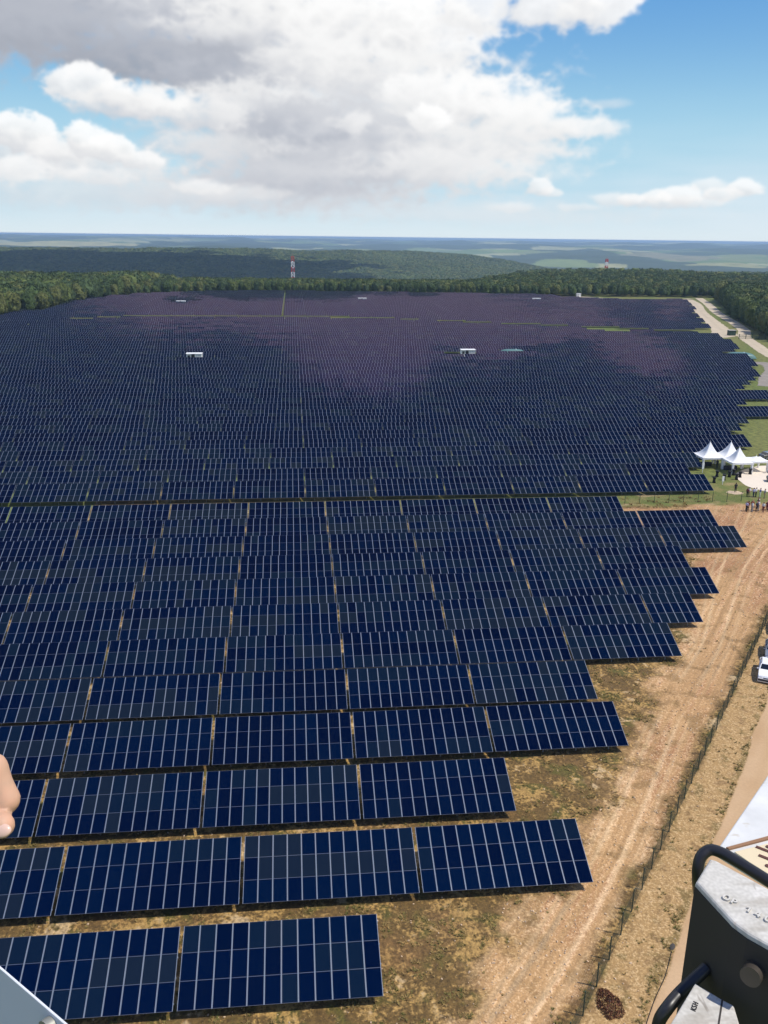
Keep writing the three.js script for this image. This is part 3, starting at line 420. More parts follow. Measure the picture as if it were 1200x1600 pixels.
{
  const r = rng(31), near = [], mid = [], pickTone = () => { const c = woodTones[Math.floor(r() * 6)], k = 0.8 + 0.5 * r(); return [c[0] * k, c[1] * k, c[2] * k]; };
  for (let d = 290; d < 1130; d += 5.2) for (let x = -0.36 * d - 40; x < 0.62 * d + 40; x += 5.2) {
    const px = x + (r() - 0.5) * 4.6, pd = d + (r() - 0.5) * 4.4, keepR = r();
    if (!isWood(px, pd)) continue;
    if (pd > 830 && keepR > 0.85 - (pd - 830) / 900) continue;
    const h = (6.2 + 4.2 * r()) * (1 + 0.3 * fbm(px / 60, pd / 60, 2)) * (px < -120 ? 1.5 : px > 190 && pd < 700 ? 1.3 : 1), w = h * (0.27 + 0.11 * r());
    const edge = !isWood(px, pd, 9) ;
    (edge ? near : mid).push([px, pd, h, w, pickTone()]);
  }
  const dist = (t) => Math.hypot(t[0], t[1]);
  const vis = near.filter((t) => { v3.set(t[0], t[2], -t[1]).project(camera); return Math.abs(v3.x) < 1.03; }).sort((a, b) => dist(a) - dist(b));
  vis.slice(0, 220).forEach((t, i) => {
    const [x, d, h, w] = t, g = root('edge_tree', x, landHeight(x, d), -d, r() * 6.28);
    const tr = mesh('trunk', trunkGeo, bark, g); tr.scale.set(h / 13, h / 11, h / 13);
    const c = mesh('crown', crowns[i % 4], leafMats[Math.floor(r() * 6)], g); c.position.y = h * 0.60; c.scale.set(w, h * 0.46, w); 
    const low = mesh('crown', crowns[(i + 1) % 4], c.material, g); low.position.set((r() - .5) * w * 0.6, h * 0.32, (r() - .5) * w * 0.6); low.scale.set(w * 0.85, h * 0.33, w * 0.85); low.name = 'lower_crown';
    const side = d < 700 && x > 150 ? ['broadleaf tree on the wood edge beside the forest track', 'trees beside the forest track'] : x < -100 ? ['broadleaf tree on the wood edge left of the far panels', 'trees left of the far panels'] : ['broadleaf tree in the edge row behind the farthest panels', 'trees behind the farthest panels'];
    tag(g, side[0], 'tree', side[1]);
  });
  for (const t of vis.slice(220)) mid.push(t); for (const t of near) if (!vis.includes(t)) mid.push(t);
  const per = [[], [], [], []];
  for (const [x, d, h, w, c] of mid) per[Math.floor(r() * 4)].push([x, landHeight(x, d) + h * 0.5, -d, w * 1.05, h * 0.5, w * 1.05, r() * 6.28, col(...c)]);
  per.forEach((l, i) => instanced('woodland', crowns[i], foliage, l, 'dense broadleaf wood around the far side of the solar farm', 'woods', 'woodland masses'));
  const hill = [[], []];
  for (let d = 1100; d < 3650; d += 9) for (let x = -0.40 * d - 60; x < 0.60 * d + 60; x += 9.5) {
    const px = x + (r() - 0.5) * 9, pd = d + (r() - 0.5) * 9, rr = Math.hypot(px, pd); if (rr > 3600 || isClearing(px, pd)) continue;
    const az = Math.atan2(px, pd) * 57.3; if (rr > 1250 && rr < 1900 && az < 12) { if (r() < 0.5) continue; }
    const h = 8 + 6 * r(), tone = woodTones[Math.floor(r() * 6)], k = (0.75 + 0.35 * r()) * (1 + 0.5 * fbm(px / 130, pd / 130, 3));
    hill[Math.floor(r() * 2)].push([px, landHeight(px, pd) + h * 0.35, -pd, 5.6 + 2 * r(), h * 0.62, 5.6 + 2 * r(), r() * 6.28, col(tone[0] * k, tone[1] * k, tone[2] * k)]);
  }
  hill.forEach((l, i) => instanced('hillside_wood', farCrowns[i], foliage, l, 'far wooded hills beyond the valley', 'woods', 'woods on the far hills'));
  console.log('trees', vis.length, mid.length, hill[0].length * 2);
}
// the cloud that shades the left hills stands high above the picture
{
  const r = rng(3), list = []; const g0 = new THREE.IcosahedronGeometry(1, 3), v = new THREE.Vector3(), p = g0.attributes.position; for (let i = 0; i < p.count; i++) { v.fromBufferAttribute(p, i); const k = 1 + 0.22 * n3(v.x * 2.5, v.y * 2.5, v.z * 2.5); p.setXYZ(i, v.x * k, Math.max(v.y, -0.25) * k, v.z * k); }
  g0.deleteAttribute('uv'); g0.computeVertexNormals();
  for (let i = 0; i < 60; i++) { const q = g0.clone(), a = r() * 6.28, k = Math.sqrt(r()), s = 110 + 90 * r(); q.scale(s, s * 0.5, s); q.translate(-60 + 600 * k * Math.cos(a), 790 + 50 * r(), -2160 + 640 * k * Math.sin(a)); list.push(q); }
  for (let i = 0; i < 170; i++) { const q = g0.clone(), a = r() * 6.28, k = 0.95 + 0.33 * Math.pow(r(), 1.4), s = 16 + 60 * r() * (1.4 - k); q.scale(s * 1.5, s * 0.5, s * 1.2); q.translate(-60 + 680 * k * Math.cos(a), 790 + 50 * r(), -2160 + 640 * k * Math.sin(a)); list.push(q); }
  tag(mesh('cloud', merge(list), std(0.9, 0.9, 0.9, { roughness: 1 }), scene), 'cumulus cloud high above the left hills, shading them', 'cloud', null, 'structure');
}

// ---------------------------------------------------------------- masts, stations, tanks
function mast(x, d, h, label) {
  const y0 = landHeight(x, d), g = root('lattice_mast', x, y0, -d), red = std(0.50, 0.035, 0.03), white = std(0.85, 0.85, 0.85), n = 7;
  const half = (t) => lerp(2.1, 1.5, t);
  for (let k = 0; k < n; k++) {
    const a = k / n, b = (k + 1) / n, ha = half(a), hb = half(b), q = [];
    for (const [sx, sz] of [[1, 1], [1, -1], [-1, -1], [-1, 1]]) {
      q.push(bar([sx * ha, a * h, sz * ha], [sx * hb, b * h, sz * hb], 0.34));
      const [tx, tz] = [sz, -sx]; q.push(bar([sx * ha, a * h, sz * ha], [tx * hb, b * h, tz * hb], 0.20)); q.push(bar([tx * ha, a * h, tz * ha], [sx * hb, b * h, sz * hb], 0.20)); q.push(bar([sx * hb, b * h, sz * hb], [tx * hb, b * h, tz * hb], 0.20));
    }
    mesh('mast_section', merge(q), k % 2 ? white : red, g);
  }
  for (const [y, s] of [[0.70, 1], [0.86, -1]]) { const q = cyl(0.9, 0.9, 0.5, 0, 0, 0, 14); q.rotateX(Math.PI / 2); q.translate(s * 0.4, h * y, 1.3); mesh('dish_antenna', q, white, g); }
  mesh('top_antenna', bar([0, h, 0], [0, h + 3, 0], 0.12), red, g);
  return tag(g, label, 'mast', 'radio masts');
}
mast(0.6, 1075, 41, 'red and white lattice mast before the dark wooded hill');
mast(470, 1330, 34, 'red and white lattice mast on the right before pale fields');

const whitePaint = std(0.80, 0.80, 0.80, { roughness: 0.6 }), darkOpening = std(0.02, 0.022, 0.026, { roughness: 0.7 }), concrete = std(0.42, 0.40, 0.37), greenPaint = std(0.02, 0.045, 0.03, { roughness: 0.6 });
STATIONS.forEach(([x, d], i) => {
  const g = root('inverter_station', x, 0, -d), w = i < 2 ? 5.4 : 5.6;
  mesh('plinth', box(w + 0.5, 0.5, 3, 0, 0.25, 0), concrete, g);
  mesh('cabinet', box(w * 0.30, 2.5, 2.5, -w * 0.35, 1.75, 0), whitePaint, g);
  mesh('cabinet', box(w * 0.46, 2.5, 2.5, w * 0.27, 1.75, 0), whitePaint, g);
  mesh('roof', box(w + 0.3, 0.18, 3, 0, 3.1, 0), whitePaint, g);
  mesh('transformer', box(w * 0.20, 1.9, 1.6, -w * 0.08, 1.45, -0.2), darkOpening, g);
  for (const k of [0.16, 0.30, 0.42]) mesh('door', box(0.62, 1.9, 0.04, w * k, 1.7, 1.27), std(0.6, 0.61, 0.62), g);
  mesh('louvre', box(0.9, 0.9, 0.05, -w * 0.35, 2.1, 1.275), darkOpening, g);
  tag(g, ['white inverter station among the panels on the left, nearest the camera', 'white inverter station beside the thin green tank amid the panels', 'small white inverter station at the far left of the last block', 'white inverter station in the middle of the farthest panels', 'white inverter station at the far right of the last block'][i], 'inverter station', 'inverter stations');
});
// flexible green water tanks
function pillow(x, d, w, h, dep, label) {
  const g = root('water_tank', x, 0, -d), P = [], I = [], n = 20;
  for (const s of [1, -1]) { const o = P.length / 3; for (let j = 0; j <= n; j++) for (let i = 0; i <= n; i++) { const a = i / n * 2 - 1, b = j / n * 2 - 1, k = Math.pow(Math.max(0, (1 - a ** 4) * (1 - b ** 4)), 0.55); P.push(a * w / 2 * (1 - 0.04 * b * b), s > 0 ? 0.25 + h * k : 0.25 - 0.22 * Math.min(1, k * 3), b * dep / 2 * (1 - 0.04 * a * a)); if (i < n && j < n) { const q = o + j * (n + 1) + i; s > 0 ? I.push(q, q + n + 1, q + 1, q + 1, q + n + 1, q + n + 2) : I.push(q, q + 1, q + n + 1, q + 1, q + n + 2, q + n + 1); } } }
  const q = soup(P); q.setIndex(I); q.computeVertexNormals(); mesh('bladder', q, std(0.055, 0.15, 0.145, { roughness: 0.45 }), g);
  mesh('filler_cap', cyl(0.25, 0.22, 0.22, w * 0.12, 0.22 + h, 0.3), whitePaint, g);
  mesh('outlet_pipe', bar([-w / 2 + 0.1, 0.28, 0], [-w / 2 - 1.3, 0.28, 0.2], 0.12), whitePaint, g);
  return tag(g, label, 'water tank', 'flexible green water tanks');
}
pillow(156.5, 411, 10.5, 1.7, 7, 'green pillow water tank on the grass by the gravel junction');
pillow(173.5, 330, 10.5, 2.0, 8, 'green pillow water tank beside the grey lane at the right');
pillow(84.5, 337.5, 11, 2.4, 5, 'thin green pillow tank amid the panels beside a white station');
{
  const g = root('delivery_station', 211.5, 0, -413.5); mesh('wall', box(3.2, 2.4, 2.6, 0, 1.2, 0), greenPaint, g); mesh('roof', box(3.5, 0.2, 2.9, 0, 2.5, 0), std(0.45, 0.43, 0.40), g);
  mesh('door', box(0.9, 2.0, 0.06, -0.7, 1.02, 1.32), std(0.035, 0.07, 0.05), g); mesh('door', box(0.9, 2.0, 0.06, 0.6, 1.02, 1.32), std(0.035, 0.07, 0.05), g);
  tag(g, 'dark green electrical cabin with pale roof at the lane junction', 'cabin');
  const k = root('site_gate', 214, 0, -398); for (const x of [-6.5, -3.2, 0, 3.2, 6.5]) mesh('post', box(0.25, 2.2, 0.25, x, 1.1, 0), greenPaint, k); for (const [a, b] of [[-6.5, -3.2], [-3.2, 0], [0, 3.2], [3.2, 6.5]]) { const q = []; for (const y of [0.3, 1.1, 1.9]) q.push(box(b - a, 0.1, 0.08, (a + b) / 2, y, 0)); for (let x = a + 0.4; x < b; x += 0.4) q.push(box(0.05, 1.6, 0.05, x, 1.1, 0)); mesh('gate_leaf', merge(q), greenPaint, k); }
  tag(k, 'green barred site gate below the dark cabin', 'gate');
  const w = root('site_hut', 226.5, 0, -700); mesh('wall', box(3.2, 2.5, 2.6, 0, 1.25, 0), whitePaint, w); mesh('roof', box(3.5, 0.15, 2.9, 0, 2.58, 0), whitePaint, w); mesh('door', box(0.9, 2, 0.05, -0.7, 1, 1.32), std(0.4, 0.4, 0.42), w);
  tag(w, 'small white hut at the foot of the far trees', 'hut');
}

// ---------------------------------------------------------------- fences
const fenceGreen = std(0.03, 0.05, 0.035, { roughness: 0.6 });
const fencePosts = box(0.07, 1.85, 0.07, 0, 0.925, 0);
const panelMesh = (() => { const q = []; for (let y = 0.12; y < 1.85; y += 0.2) q.push(box(2.5, 0.006, 0.006, 1.25, y, 0)); for (let x = 0.05; x < 2.5; x += 0.09) q.push(box(0.005, 1.6, 0.005, x, 0.92, 0)); return merge(q); })();
function fence(name, a, b, label) {
  const dx = b[0] - a[0], dd = b[1] - a[1], L = Math.hypot(dx, dd), n = Math.round(L / 2.5), g = root(name, a[0], 0.02, -a[1], Math.atan2(dd, dx));
  for (let i = 0; i <= n; i++) mesh('post', fencePosts, fenceGreen, g).position.x = i * L / n;
  for (let i = 0; i < n; i++) { const m = mesh('mesh_panel', panelMesh, fenceGreen, g); m.position.x = i * L / n; m.scale.x = L / n / 2.5; }
  return tag(g, label, 'fence');
}
fence('mesh_fence', [10.2, 31.1], [77.4, 120], 'long green wire mesh fence between the dirt track and sandy road');
fence('mesh_fence', [56.5, 140.6], [77.6, 140.6], 'short green wire mesh fence across the grass before the tents');

// ---------------------------------------------------------------- tents and what stands round them
const canvas = new THREE.MeshPhysicalMaterial({ color: col(0.82, 0.82, 0.82), roughness: 0.85, transmission: 0.12, thickness: 0, side: THREE.DoubleSide });
function pagoda(x, d, half, eave, peak, label, drapes = true) {
  const g = root('pagoda_tent', x, 0, -d), P = [], I = [], n = 12, m = 32;
  for (let j = 0; j <= n; j++) for (let i = 0; i <= m; i++) { const t = j / n, a = (i / m) * 4, k = Math.floor(a) % 4, f = a - Math.floor(a), cs = [[-1, -1], [1, -1], [1, 1], [-1, 1]], c0 = cs[k], c1 = cs[(k + 1) % 4], px = lerp(c0[0], c1[0], f), pz = lerp(c0[1], c1[1], f), w = half * Math.pow(1 - t, 1) + 0.02, sag = Math.pow(t, 1.9); P.push(px * w, eave + (peak - eave) * sag + 0.10 * (1 - t) * Math.pow(Math.abs(f - 0.5) * 2, 2), pz * w); if (j < n && i < m) { const q = j * (m + 1) + i; I.push(q, q + m + 1, q + 1, q + 1, q + m + 1, q + m + 2); } }
  const q = soup(P); q.setIndex(I); q.computeVertexNormals(); mesh('roof', q, canvas, g);
  const v = []; for (const [sx, sz, tx, tz] of [[-1, -1, 1, -1], [1, -1, 1, 1], [1, 1, -1, 1], [-1, 1, -1, -1]]) { const L = 2 * half, b = box(sx === tx ? 0.02 : L, 0.32, sx === tx ? L : 0.02, (sx + tx) / 2 * half, eave - 0.14, (sz + tz) / 2 * half); v.push(b); } mesh('valance', merge(v), canvas, g);
  for (const [sx, sz] of [[-1, -1], [1, -1], [1, 1], [-1, 1]]) { mesh('leg', box(0.09, eave, 0.09, sx * (half - 0.1), eave / 2, sz * (half - 0.1)), whitePaint, g); if (drapes) mesh('curtain', cyl(0.16, 0.24, eave - 0.2, sx * (half - 0.28), 0.05, sz * (half - 0.22), 9), canvas, g); }
  mesh('finial', cyl(0.05, 0.02, 0.35, 0, peak - 0.05, 0), whitePaint, g);
  return tag(g, label, 'tent', 'white pagoda tents');
}
pagoda(83.0, 165.2, 2.25, 2.3, 5.1, 'left white pagoda tent with a tall peak by the panels');
pagoda(87.3, 165.0, 2.15, 2.3, 5.1, 'middle white pagoda tent behind the front right one');
pagoda(86.9, 160.7, 2.2, 2.3, 5.0, 'white pagoda tent standing in front of the other two');
pagoda(91.1, 161.6, 1.9, 2.25, 2.9, 'low white awning at the right end of the tents');
const blackCloth = std(0.012, 0.012, 0.014, { roughness: 1 });
const stand = new THREE.LatheGeometry([[0.001, 1.12], [0.36, 1.12], [0.38, 1.08], [0.31, 0.95], [0.22, 0.6], [0.26, 0.3], [0.34, 0.02], [0.001, 0.02]].map(([a, b]) => new THREE.Vector2(a, b)).reverse(), 16);
[[81.2, 157.3, 'left of the row on the grass before the left tent'], [81.3, 154.6, 'behind the white sign post'], [83.5, 156.9, 'in the middle of the cluster before the tents'], [85.0, 158.2, 'closest to the front tent corner'], [85.4, 156.4, 'rightmost of the cluster on the grass'], [83.9, 154.8, 'nearest the camera in the cluster'], [88.6, 158.6, 'alone by the gravel yard edge'], [78.5, 152.9, 'leftmost, beside the end of the panels']].forEach(([x, d, s]) => { const g = root('standing_table', x, 0.03, -d); mesh('cloth', stand, blackCloth, g); mesh('table_top', cyl(0.37, 0.37, 0.03, 0, 1.12, 0, 18), blackCloth, g); tag(g, 'black cloth-covered standing table ' + s, 'table', 'black standing tables'); });
[[79.7, 160.4, 2.0, 'white sign post at the foot of the left tent'], [79.6, 151.7, 1.6, 'white sign post on the grass beside the end of the panels']].forEach(([x, d, h, l]) => { const g = root('sign_post', x, 0.03, -d); mesh('board', box(0.42, h * 0.6, 0.05, 0, h * 0.68, 0.05), whitePaint, g); mesh('post', box(0.09, h, 0.06, 0, h / 2, 0), whitePaint, g); tag(g, l, 'sign', 'white sign posts'); });
[[82.6, 165.6, 'dark trestle table under the left tent'], [86.3, 162.3, 'dark trestle table under the front tent']].forEach(([x, d, l]) => { const g = root('trestle_table', x, 0.02, -d); mesh('table_top', box(2.6, 0.05, 0.9, 0, 0.76, 0), blackCloth, g); mesh('cloth', box(2.5, 0.72, 0.84, 0, 0.37, 0), std(0.03, 0.03, 0.04), g); tag(g, l, 'table', 'tables under the tents'); });

// ---------------------------------------------------------------- people: one continuous body each, from a smooth distance field
const cap = (p, a, b, ra, rb) => { const bx = b[0] - a[0], by = b[1] - a[1], bz = b[2] - a[2], px = p[0] - a[0], py = p[1] - a[1], pz = p[2] - a[2], t = clamp((px * bx + py * by + pz * bz) / (bx * bx + by * by + bz * bz + 1e-9)); return Math.hypot(px - bx * t, py - by * t, pz - bz * t) - lerp(ra, rb, t); };
function bodyFrom(bones, centre, half, res, k, extra) {
  const mc = new MarchingCubes(res, new THREE.MeshBasicMaterial(), false, false, 200000); mc.isolation = 0;
  const p = [0, 0, 0], dist = (q) => { let s = 0; for (const b of bones) s += Math.exp(-k * cap(q, b[0], b[1], b[2], b[3])); return -Math.log(s + 1e-30) / k; };
  const h2 = res / 2;
  for (let z = 0; z < res; z++) for (let y = 0; y < res; y++) for (let x = 0; x < res; x++) { p[0] = centre[0] + (x - h2) / h2 * half; p[1] = centre[1] + (y - h2) / h2 * half; p[2] = centre[2] + (z - h2) / h2 * half; let d = dist(p); if (extra) d = extra(p, d); mc.field[x + y * res + z * res * res] = -d; }
  mc.update();
  const n = mc.count ?? mc.geometry.drawRange.count, pos = new Float32Array(n * 3);
  for (let i = 0; i < n * 3; i++) pos[i] = centre[i % 3] + mc.positionArray[i] * half;
  const g = new THREE.BufferGeometry(); g.setAttribute('position', new THREE.BufferAttribute(pos, 3));
  const nor = new Float32Array(n * 3), e = half / h2 * 0.5; for (let i = 0; i < n; i++) { const q = [pos[i * 3], pos[i * 3 + 1], pos[i * 3 + 2]], d0 = [0, 0, 0]; for (let c = 0; c < 3; c++) { const a = [...q], b = [...q]; a[c] += e; b[c] -= e; d0[c] = dist(a) - dist(b); } const l = Math.hypot(...d0) || 1; nor.set([d0[0] / l, d0[1] / l, d0[2] / l], i * 3); }
  g.setAttribute('normal', new THREE.BufferAttribute(nor, 3));
  return { g, dist };
}
// zone: 0 shoes, 1 legs, 2 shirt, 3 skin, 4 hair
function skeleton(pose) {
  const B = [], a = (p, q, r0, r1, zone) => B.push([p, q, r0, r1, zone]);
  const hip = 0.92, sh = 1.42, st = pose.step;
  for (const s of [-1, 1]) { const f = s * st; a([s * 0.09, hip, 0], [s * 0.10, 0.50, f * 0.5], 0.088, 0.062, 1); a([s * 0.10, 0.50, f * 0.5], [s * 0.10, 0.10, f * 0.8 - 0.02], 0.060, 0.045, 1); a([s * 0.10, 0.05, f * 0.8 - 0.03], [s * 0.12, 0.04, f * 0.8 + 0.15], 0.045, 0.035, 0); }
  a([0, hip, 0], [0, 1.15, 0.01], 0.135, 0.13, 1); a([0, 1.08, 0.01], [0, 1.34, 0], 0.135, 0.145, 2); a([-0.13, sh, 0], [0.13, sh, 0], 0.075, 0.075, 2); a([0, 1.42, 0], [0, 1.56, 0.01], 0.06, 0.05, 3);
  a([0, 1.63, 0.02], [0, 1.68, 0.01], 0.085, 0.095, 3); a([0, 1.70, -0.02], [0, 1.66, -0.045], 0.095, 0.085, 4); a([0, 1.625, 0.10], [0, 1.645, 0.10], 0.018, 0.012, 3); for (const s of [-1, 1]) a([s * 0.095, 1.65, 0], [s * 0.097, 1.67, 0], 0.018, 0.018, 3);
  for (const s of [-1, 1]) { const e = pose.arm[s < 0 ? 0 : 1]; const el = [s * (0.24 + e[0]), 1.15 + e[1], e[2]], w = [s * (0.24 + e[3]), 0.93 + e[4], e[5]]; a([s * 0.19, sh - 0.02, 0], el, 0.055, 0.043, 2); a(el, w, 0.042, 0.033, 3); a(w, [w[0], w[1] - 0.10, w[2] + 0.02], 0.038, 0.026, 3); a([w[0] - s * 0.02, w[1] - 0.02, w[2] + 0.02], [w[0] - s * 0.02, w[1] - 0.07, w[2] + 0.05], 0.014, 0.012, 3); }
  return B;
}
const POSES = [{ step: 0.02, arm: [[0, 0, 0, 0.02, 0, 0.05], [0, 0, 0, 0.02, 0, 0.05]] }, { step: 0.12, arm: [[0.02, 0, -0.06, 0.03, 0.02, -0.02], [0.02, 0, 0.08, 0, 0.05, 0.18]] }, { step: -0.06, arm: [[0.02, 0.02, 0, -0.10, 0.22, 0.2], [0.02, 0.02, 0, -0.10, 0.20, 0.2]] }, { step: 0.04, arm: [[0.02, 0, -0.02, 0.02, 0, 0.02], [0.06, 0.08, 0.1, 0.02, 0.52, 0.2]] }];
const bodies = POSES.map((q) => { const B = skeleton(q), { g } = bodyFrom(B, [0, 0.9, 0.02], 1.0, 58, 42); const p = g.attributes.position, zone = new Uint8Array(p.count); for (let i = 0; i < p.count; i++) { const v = [p.getX(i), p.getY(i), p.getZ(i)]; let best = 9, z = 0; for (const b of B) { const d = cap(v, b[0], b[1], b[2], b[3]); if (d < best) { best = d; z = b[4]; } } zone[i] = z; } return { g, zone }; });
const bodyMat = std(1, 1, 1, { vertexColors: true, roughness: 0.9 });
const SKIN = [0.50, 0.28, 0.18], rP = rng(51);
function person(x, d, pose, turn, shirt, legs, hair, label, group) {
  const { g, zone } = bodies[pose], q = new THREE.BufferGeometry(); q.setAttribute('position', g.attributes.position); q.setAttribute('normal', g.attributes.normal);
  const cs = [[0.02, 0.02, 0.02], legs, shirt, SKIN, hair], a = new Float32Array(zone.length * 3); zone.forEach((z, i) => a.set(cs[z], i * 3)); q.setAttribute('color', new THREE.BufferAttribute(a, 3));
  const o = root('person', x, 0.035, -d, turn); const m = mesh('body', q, bodyMat, o); const s = 0.96 + 0.08 * rP(); m.scale.setScalar(s);
  return tag(o, label, 'person', group);
}
const CW = { white: [0.75, 0.75, 0.76], blue: [0.05, 0.09, 0.28], navy: [0.02, 0.025, 0.06], lilac: [0.42, 0.42, 0.62], red: [0.30, 0.03, 0.04], black: [0.014, 0.014, 0.016], grey: [0.25, 0.26, 0.28], maroon: [0.12, 0.02, 0.03], pale: [0.55, 0.60, 0.62], tan: [0.38, 0.27, 0.16] }, H1 = [0.035, 0.02, 0.012], H2 = [0.12, 0.08, 0.04];
[[80.1, 143.3, 0, 'maroon', 'black'], [80.6, 143.6, 1, 'white', 'tan'], [81.1, 143.0, 2, 'lilac', 'navy'], [81.7, 143.3, 0, 'white', 'black'], [82.2, 142.8, 3, 'blue', 'pale'], [82.8, 142.3, 0, 'grey', 'tan']].forEach(([x, d, p, s, l], i) => person(x, d, p, 2.6 + i * 0.4, CW[s], CW[l], i % 2 ? H1 : H2, `${['first', 'second', 'third', 'fourth', 'fifth', 'sixth'][i]} person from the left in the group by the gravel yard, ${s} top`, 'people by the gravel yard'));
[[75.6, 134.9, 1, 'lilac', 'black'], [76.1, 135.3, 0, 'maroon', 'black'], [76.4, 134.5, 2, 'pale', 'grey'], [77.0, 135.6, 0, 'red', 'tan'], [77.4, 134.9, 3, 'navy', 'black'], [77.9, 135.2, 1, 'white', 'grey'], [78.2, 134.2, 0, 'pale', 'maroon'], [78.5, 136.6, 2, 'black', 'navy'], [79.0, 137.3, 0, 'white', 'black'], [79.3, 135.0, 1, 'maroon', 'maroon'], [79.8, 135.6, 0, 'lilac', 'black'], [80.0, 134.3, 3, 'black', 'grey'], [80.5, 135.2, 0, 'red', 'navy']].forEach(([x, d, p, s, l], i) => person(x, d, p, 2.2 + i * 1.1, CW[s], CW[l], i % 3 ? H1 : H2, `${ORD[i + 1]} person from the left in the crowd on the brown soil, ${s} top`, 'crowd on the brown soil'));
person(79.4, 146.3, 0, 3.0, CW.black, CW.black, H1, 'person in black standing alone on the grass before the tents');
person(92.6, 159.2, 1, 1.2, CW.tan, CW.navy, H2, 'person in a tan top at the right end of the tents');
person(84.2, 163.6, 2, 2.4, CW.navy, CW.black, H1, 'person in navy standing in the shade under the tents');
{ const s = new THREE.Shape(); for (let i = 0; i < 18; i++) { const a = i / 18 * 6.283, q = 1.2 + 0.35 * n2(Math.cos(a) * 2 + 5, Math.sin(a) * 2); const x = 79.2 + q * 1.25 * Math.cos(a), d = 146.1 + q * Math.sin(a); i ? s.lineTo(x, d) : s.moveTo(x, d); } const g = new THREE.ShapeGeometry(s); g.rotateX(-Math.PI / 2); g.translate(0, 0.058, 0); tag(mesh('sand_patch', g, std(0.5, 0.38, 0.25), scene), 'pale sand patch under the person in black', 'sand', null, 'structure'); }

// ---------------------------------------------------------------- vehicles
function car(x, d, turn, paintC, label, tall = 1.45) {
  const g = root('parked_car', x, 0.03, -d, turn), body = new THREE.MeshPhysicalMaterial({ color: col(...paintC), roughness: 0.35, clearcoat: 1, clearcoatRoughness: 0.08 });
  const gl = new THREE.MeshPhysicalMaterial({ color: col(0.012, 0.016, 0.024), roughness: 0.06 }), tyre = std(0.015, 0.015, 0.016), rim = std(0.4, 0.4, 0.42, { metalness: 0.6, roughness: 0.4 }), trim = std(0.05, 0.05, 0.055);
  // front towards +z
  const s = new THREE.Shape(); s.moveTo(-2.08, 0.30); s.lineTo(-2.12, 0.62); s.lineTo(-2.02, 0.88); s.lineTo(-1.2, 0.95); s.lineTo(1.0, 0.93); s.lineTo(1.95, 0.76); s.lineTo(2.10, 0.55); s.lineTo(2.08, 0.28); s.lineTo(1.68, 0.24); s.absarc(1.30, 0.30, 0.37, 0, Math.PI, false); s.lineTo(-0.95, 0.24); s.absarc(-1.30, 0.30, 0.37, 0, Math.PI, false); s.lineTo(-2.08, 0.30);
  const lo = new THREE.ExtrudeGeometry(s, { depth: 1.56, bevelEnabled: true, bevelSize: 0.09, bevelThickness: 0.09, bevelSegments: 3, curveSegments: 10 }); lo.translate(0, 0, -0.78); lo.rotateY(-Math.PI / 2); mesh('body', lo, body, g);
  const cab = (y0, y1, in0, in1, mat, name) => { const zs = [-1.72, 0.98], zt = [-1.28, 0.18], f = (y) => (y - 0.9) / (tall - 0.9); const z0 = [lerp(zs[0], zt[0], f(y0)), lerp(zs[1], zt[1], f(y0))], z1 = [lerp(zs[0], zt[0], f(y1)), lerp(zs[1], zt[1], f(y1))], w0 = in0, w1 = in1; const q = [[-w0, y0, z0[0]], [w0, y0, z0[0]], [w0, y0, z0[1]], [-w0, y0, z0[1]], [-w1, y1, z1[0]], [w1, y1, z1[0]], [w1, y1, z1[1]], [-w1, y1, z1[1]]], P = []; for (const [a, b, c, e] of [[3, 2, 6, 7], [1, 0, 4, 5], [2, 1, 5, 6], [0, 3, 7, 4], [7, 6, 5, 4], [0, 1, 2, 3]]) for (const k of [a, b, c, a, c, e]) P.push(...q[k]); return mesh(name, soup(P), mat, g); };
  cab(0.88, tall - 0.07, 0.80, 0.66, gl, 'window_band'); cab(tall - 0.07, tall + 0.02, 0.69, 0.60, body, 'roof');
  for (const [sx, z0, z1, y1] of [[1, 0.95, 0.27, tall - 0.05], [-1, 0.95, 0.27, tall - 0.05], [1, -1.7, -1.28, tall - 0.05], [-1, -1.7, -1.28, tall - 0.05], [1, -0.45, -0.5, tall - 0.05], [-1, -0.45, -0.5, tall - 0.05]]) mesh('pillar', bar([sx * 0.81, 0.88, z0], [sx * 0.68, y1, z1], 0.045), body, g);
  for (const sx of [-1, 1]) for (const z of [-1.30, 1.30]) { const w = cyl(0.32, 0.32, 0.22, 0, -0.11, 0, 20); w.rotateZ(Math.PI / 2); w.translate(sx * 0.78, 0.32, z); const wm = mesh('wheel', w, tyre, g), r2 = cyl(0.20, 0.20, 0.24, 0, -0.12, 0, 14); r2.rotateZ(Math.PI / 2); r2.translate(sx * 0.78, 0.32, z); mesh('rim', r2, rim, wm); }
  for (const sx of [-1, 1]) { mesh('headlight', box(0.36, 0.14, 0.10, sx * 0.62, 0.68, 2.08), std(0.6, 0.62, 0.65, { roughness: 0.2 }), g); mesh('wing_mirror', box(0.16, 0.12, 0.10, sx * 0.97, 0.98, 0.72), body, g); mesh('tail_light', box(0.3, 0.16, 0.08, sx * 0.66, 0.74, -2.13), std(0.25, 0.01, 0.01), g); }
  mesh('bumper', box(1.66, 0.22, 0.12, 0, 0.40, 2.13), trim, g); mesh('grille', box(0.7, 0.12, 0.06, 0, 0.62, 2.15), trim, g);
  return tag(g, label, 'car', 'parked cars');
}
const along = Math.atan2(FC, FS);           // the cars stand along the fence, nose towards the camera
car(48.9, 78.6, -along + 0.12, [0.80, 0.80, 0.80], 'white parked car nearest the camera at the right edge');
car(51.9, 82.9, -along + 0.15, [0.13, 0.15, 0.19], 'blue-grey parked car directly behind the white one');
car(56.3, 89.4, -along + 0.1, [0.012, 0.013, 0.015], 'black parked car cut by the right edge behind the blue-grey one');
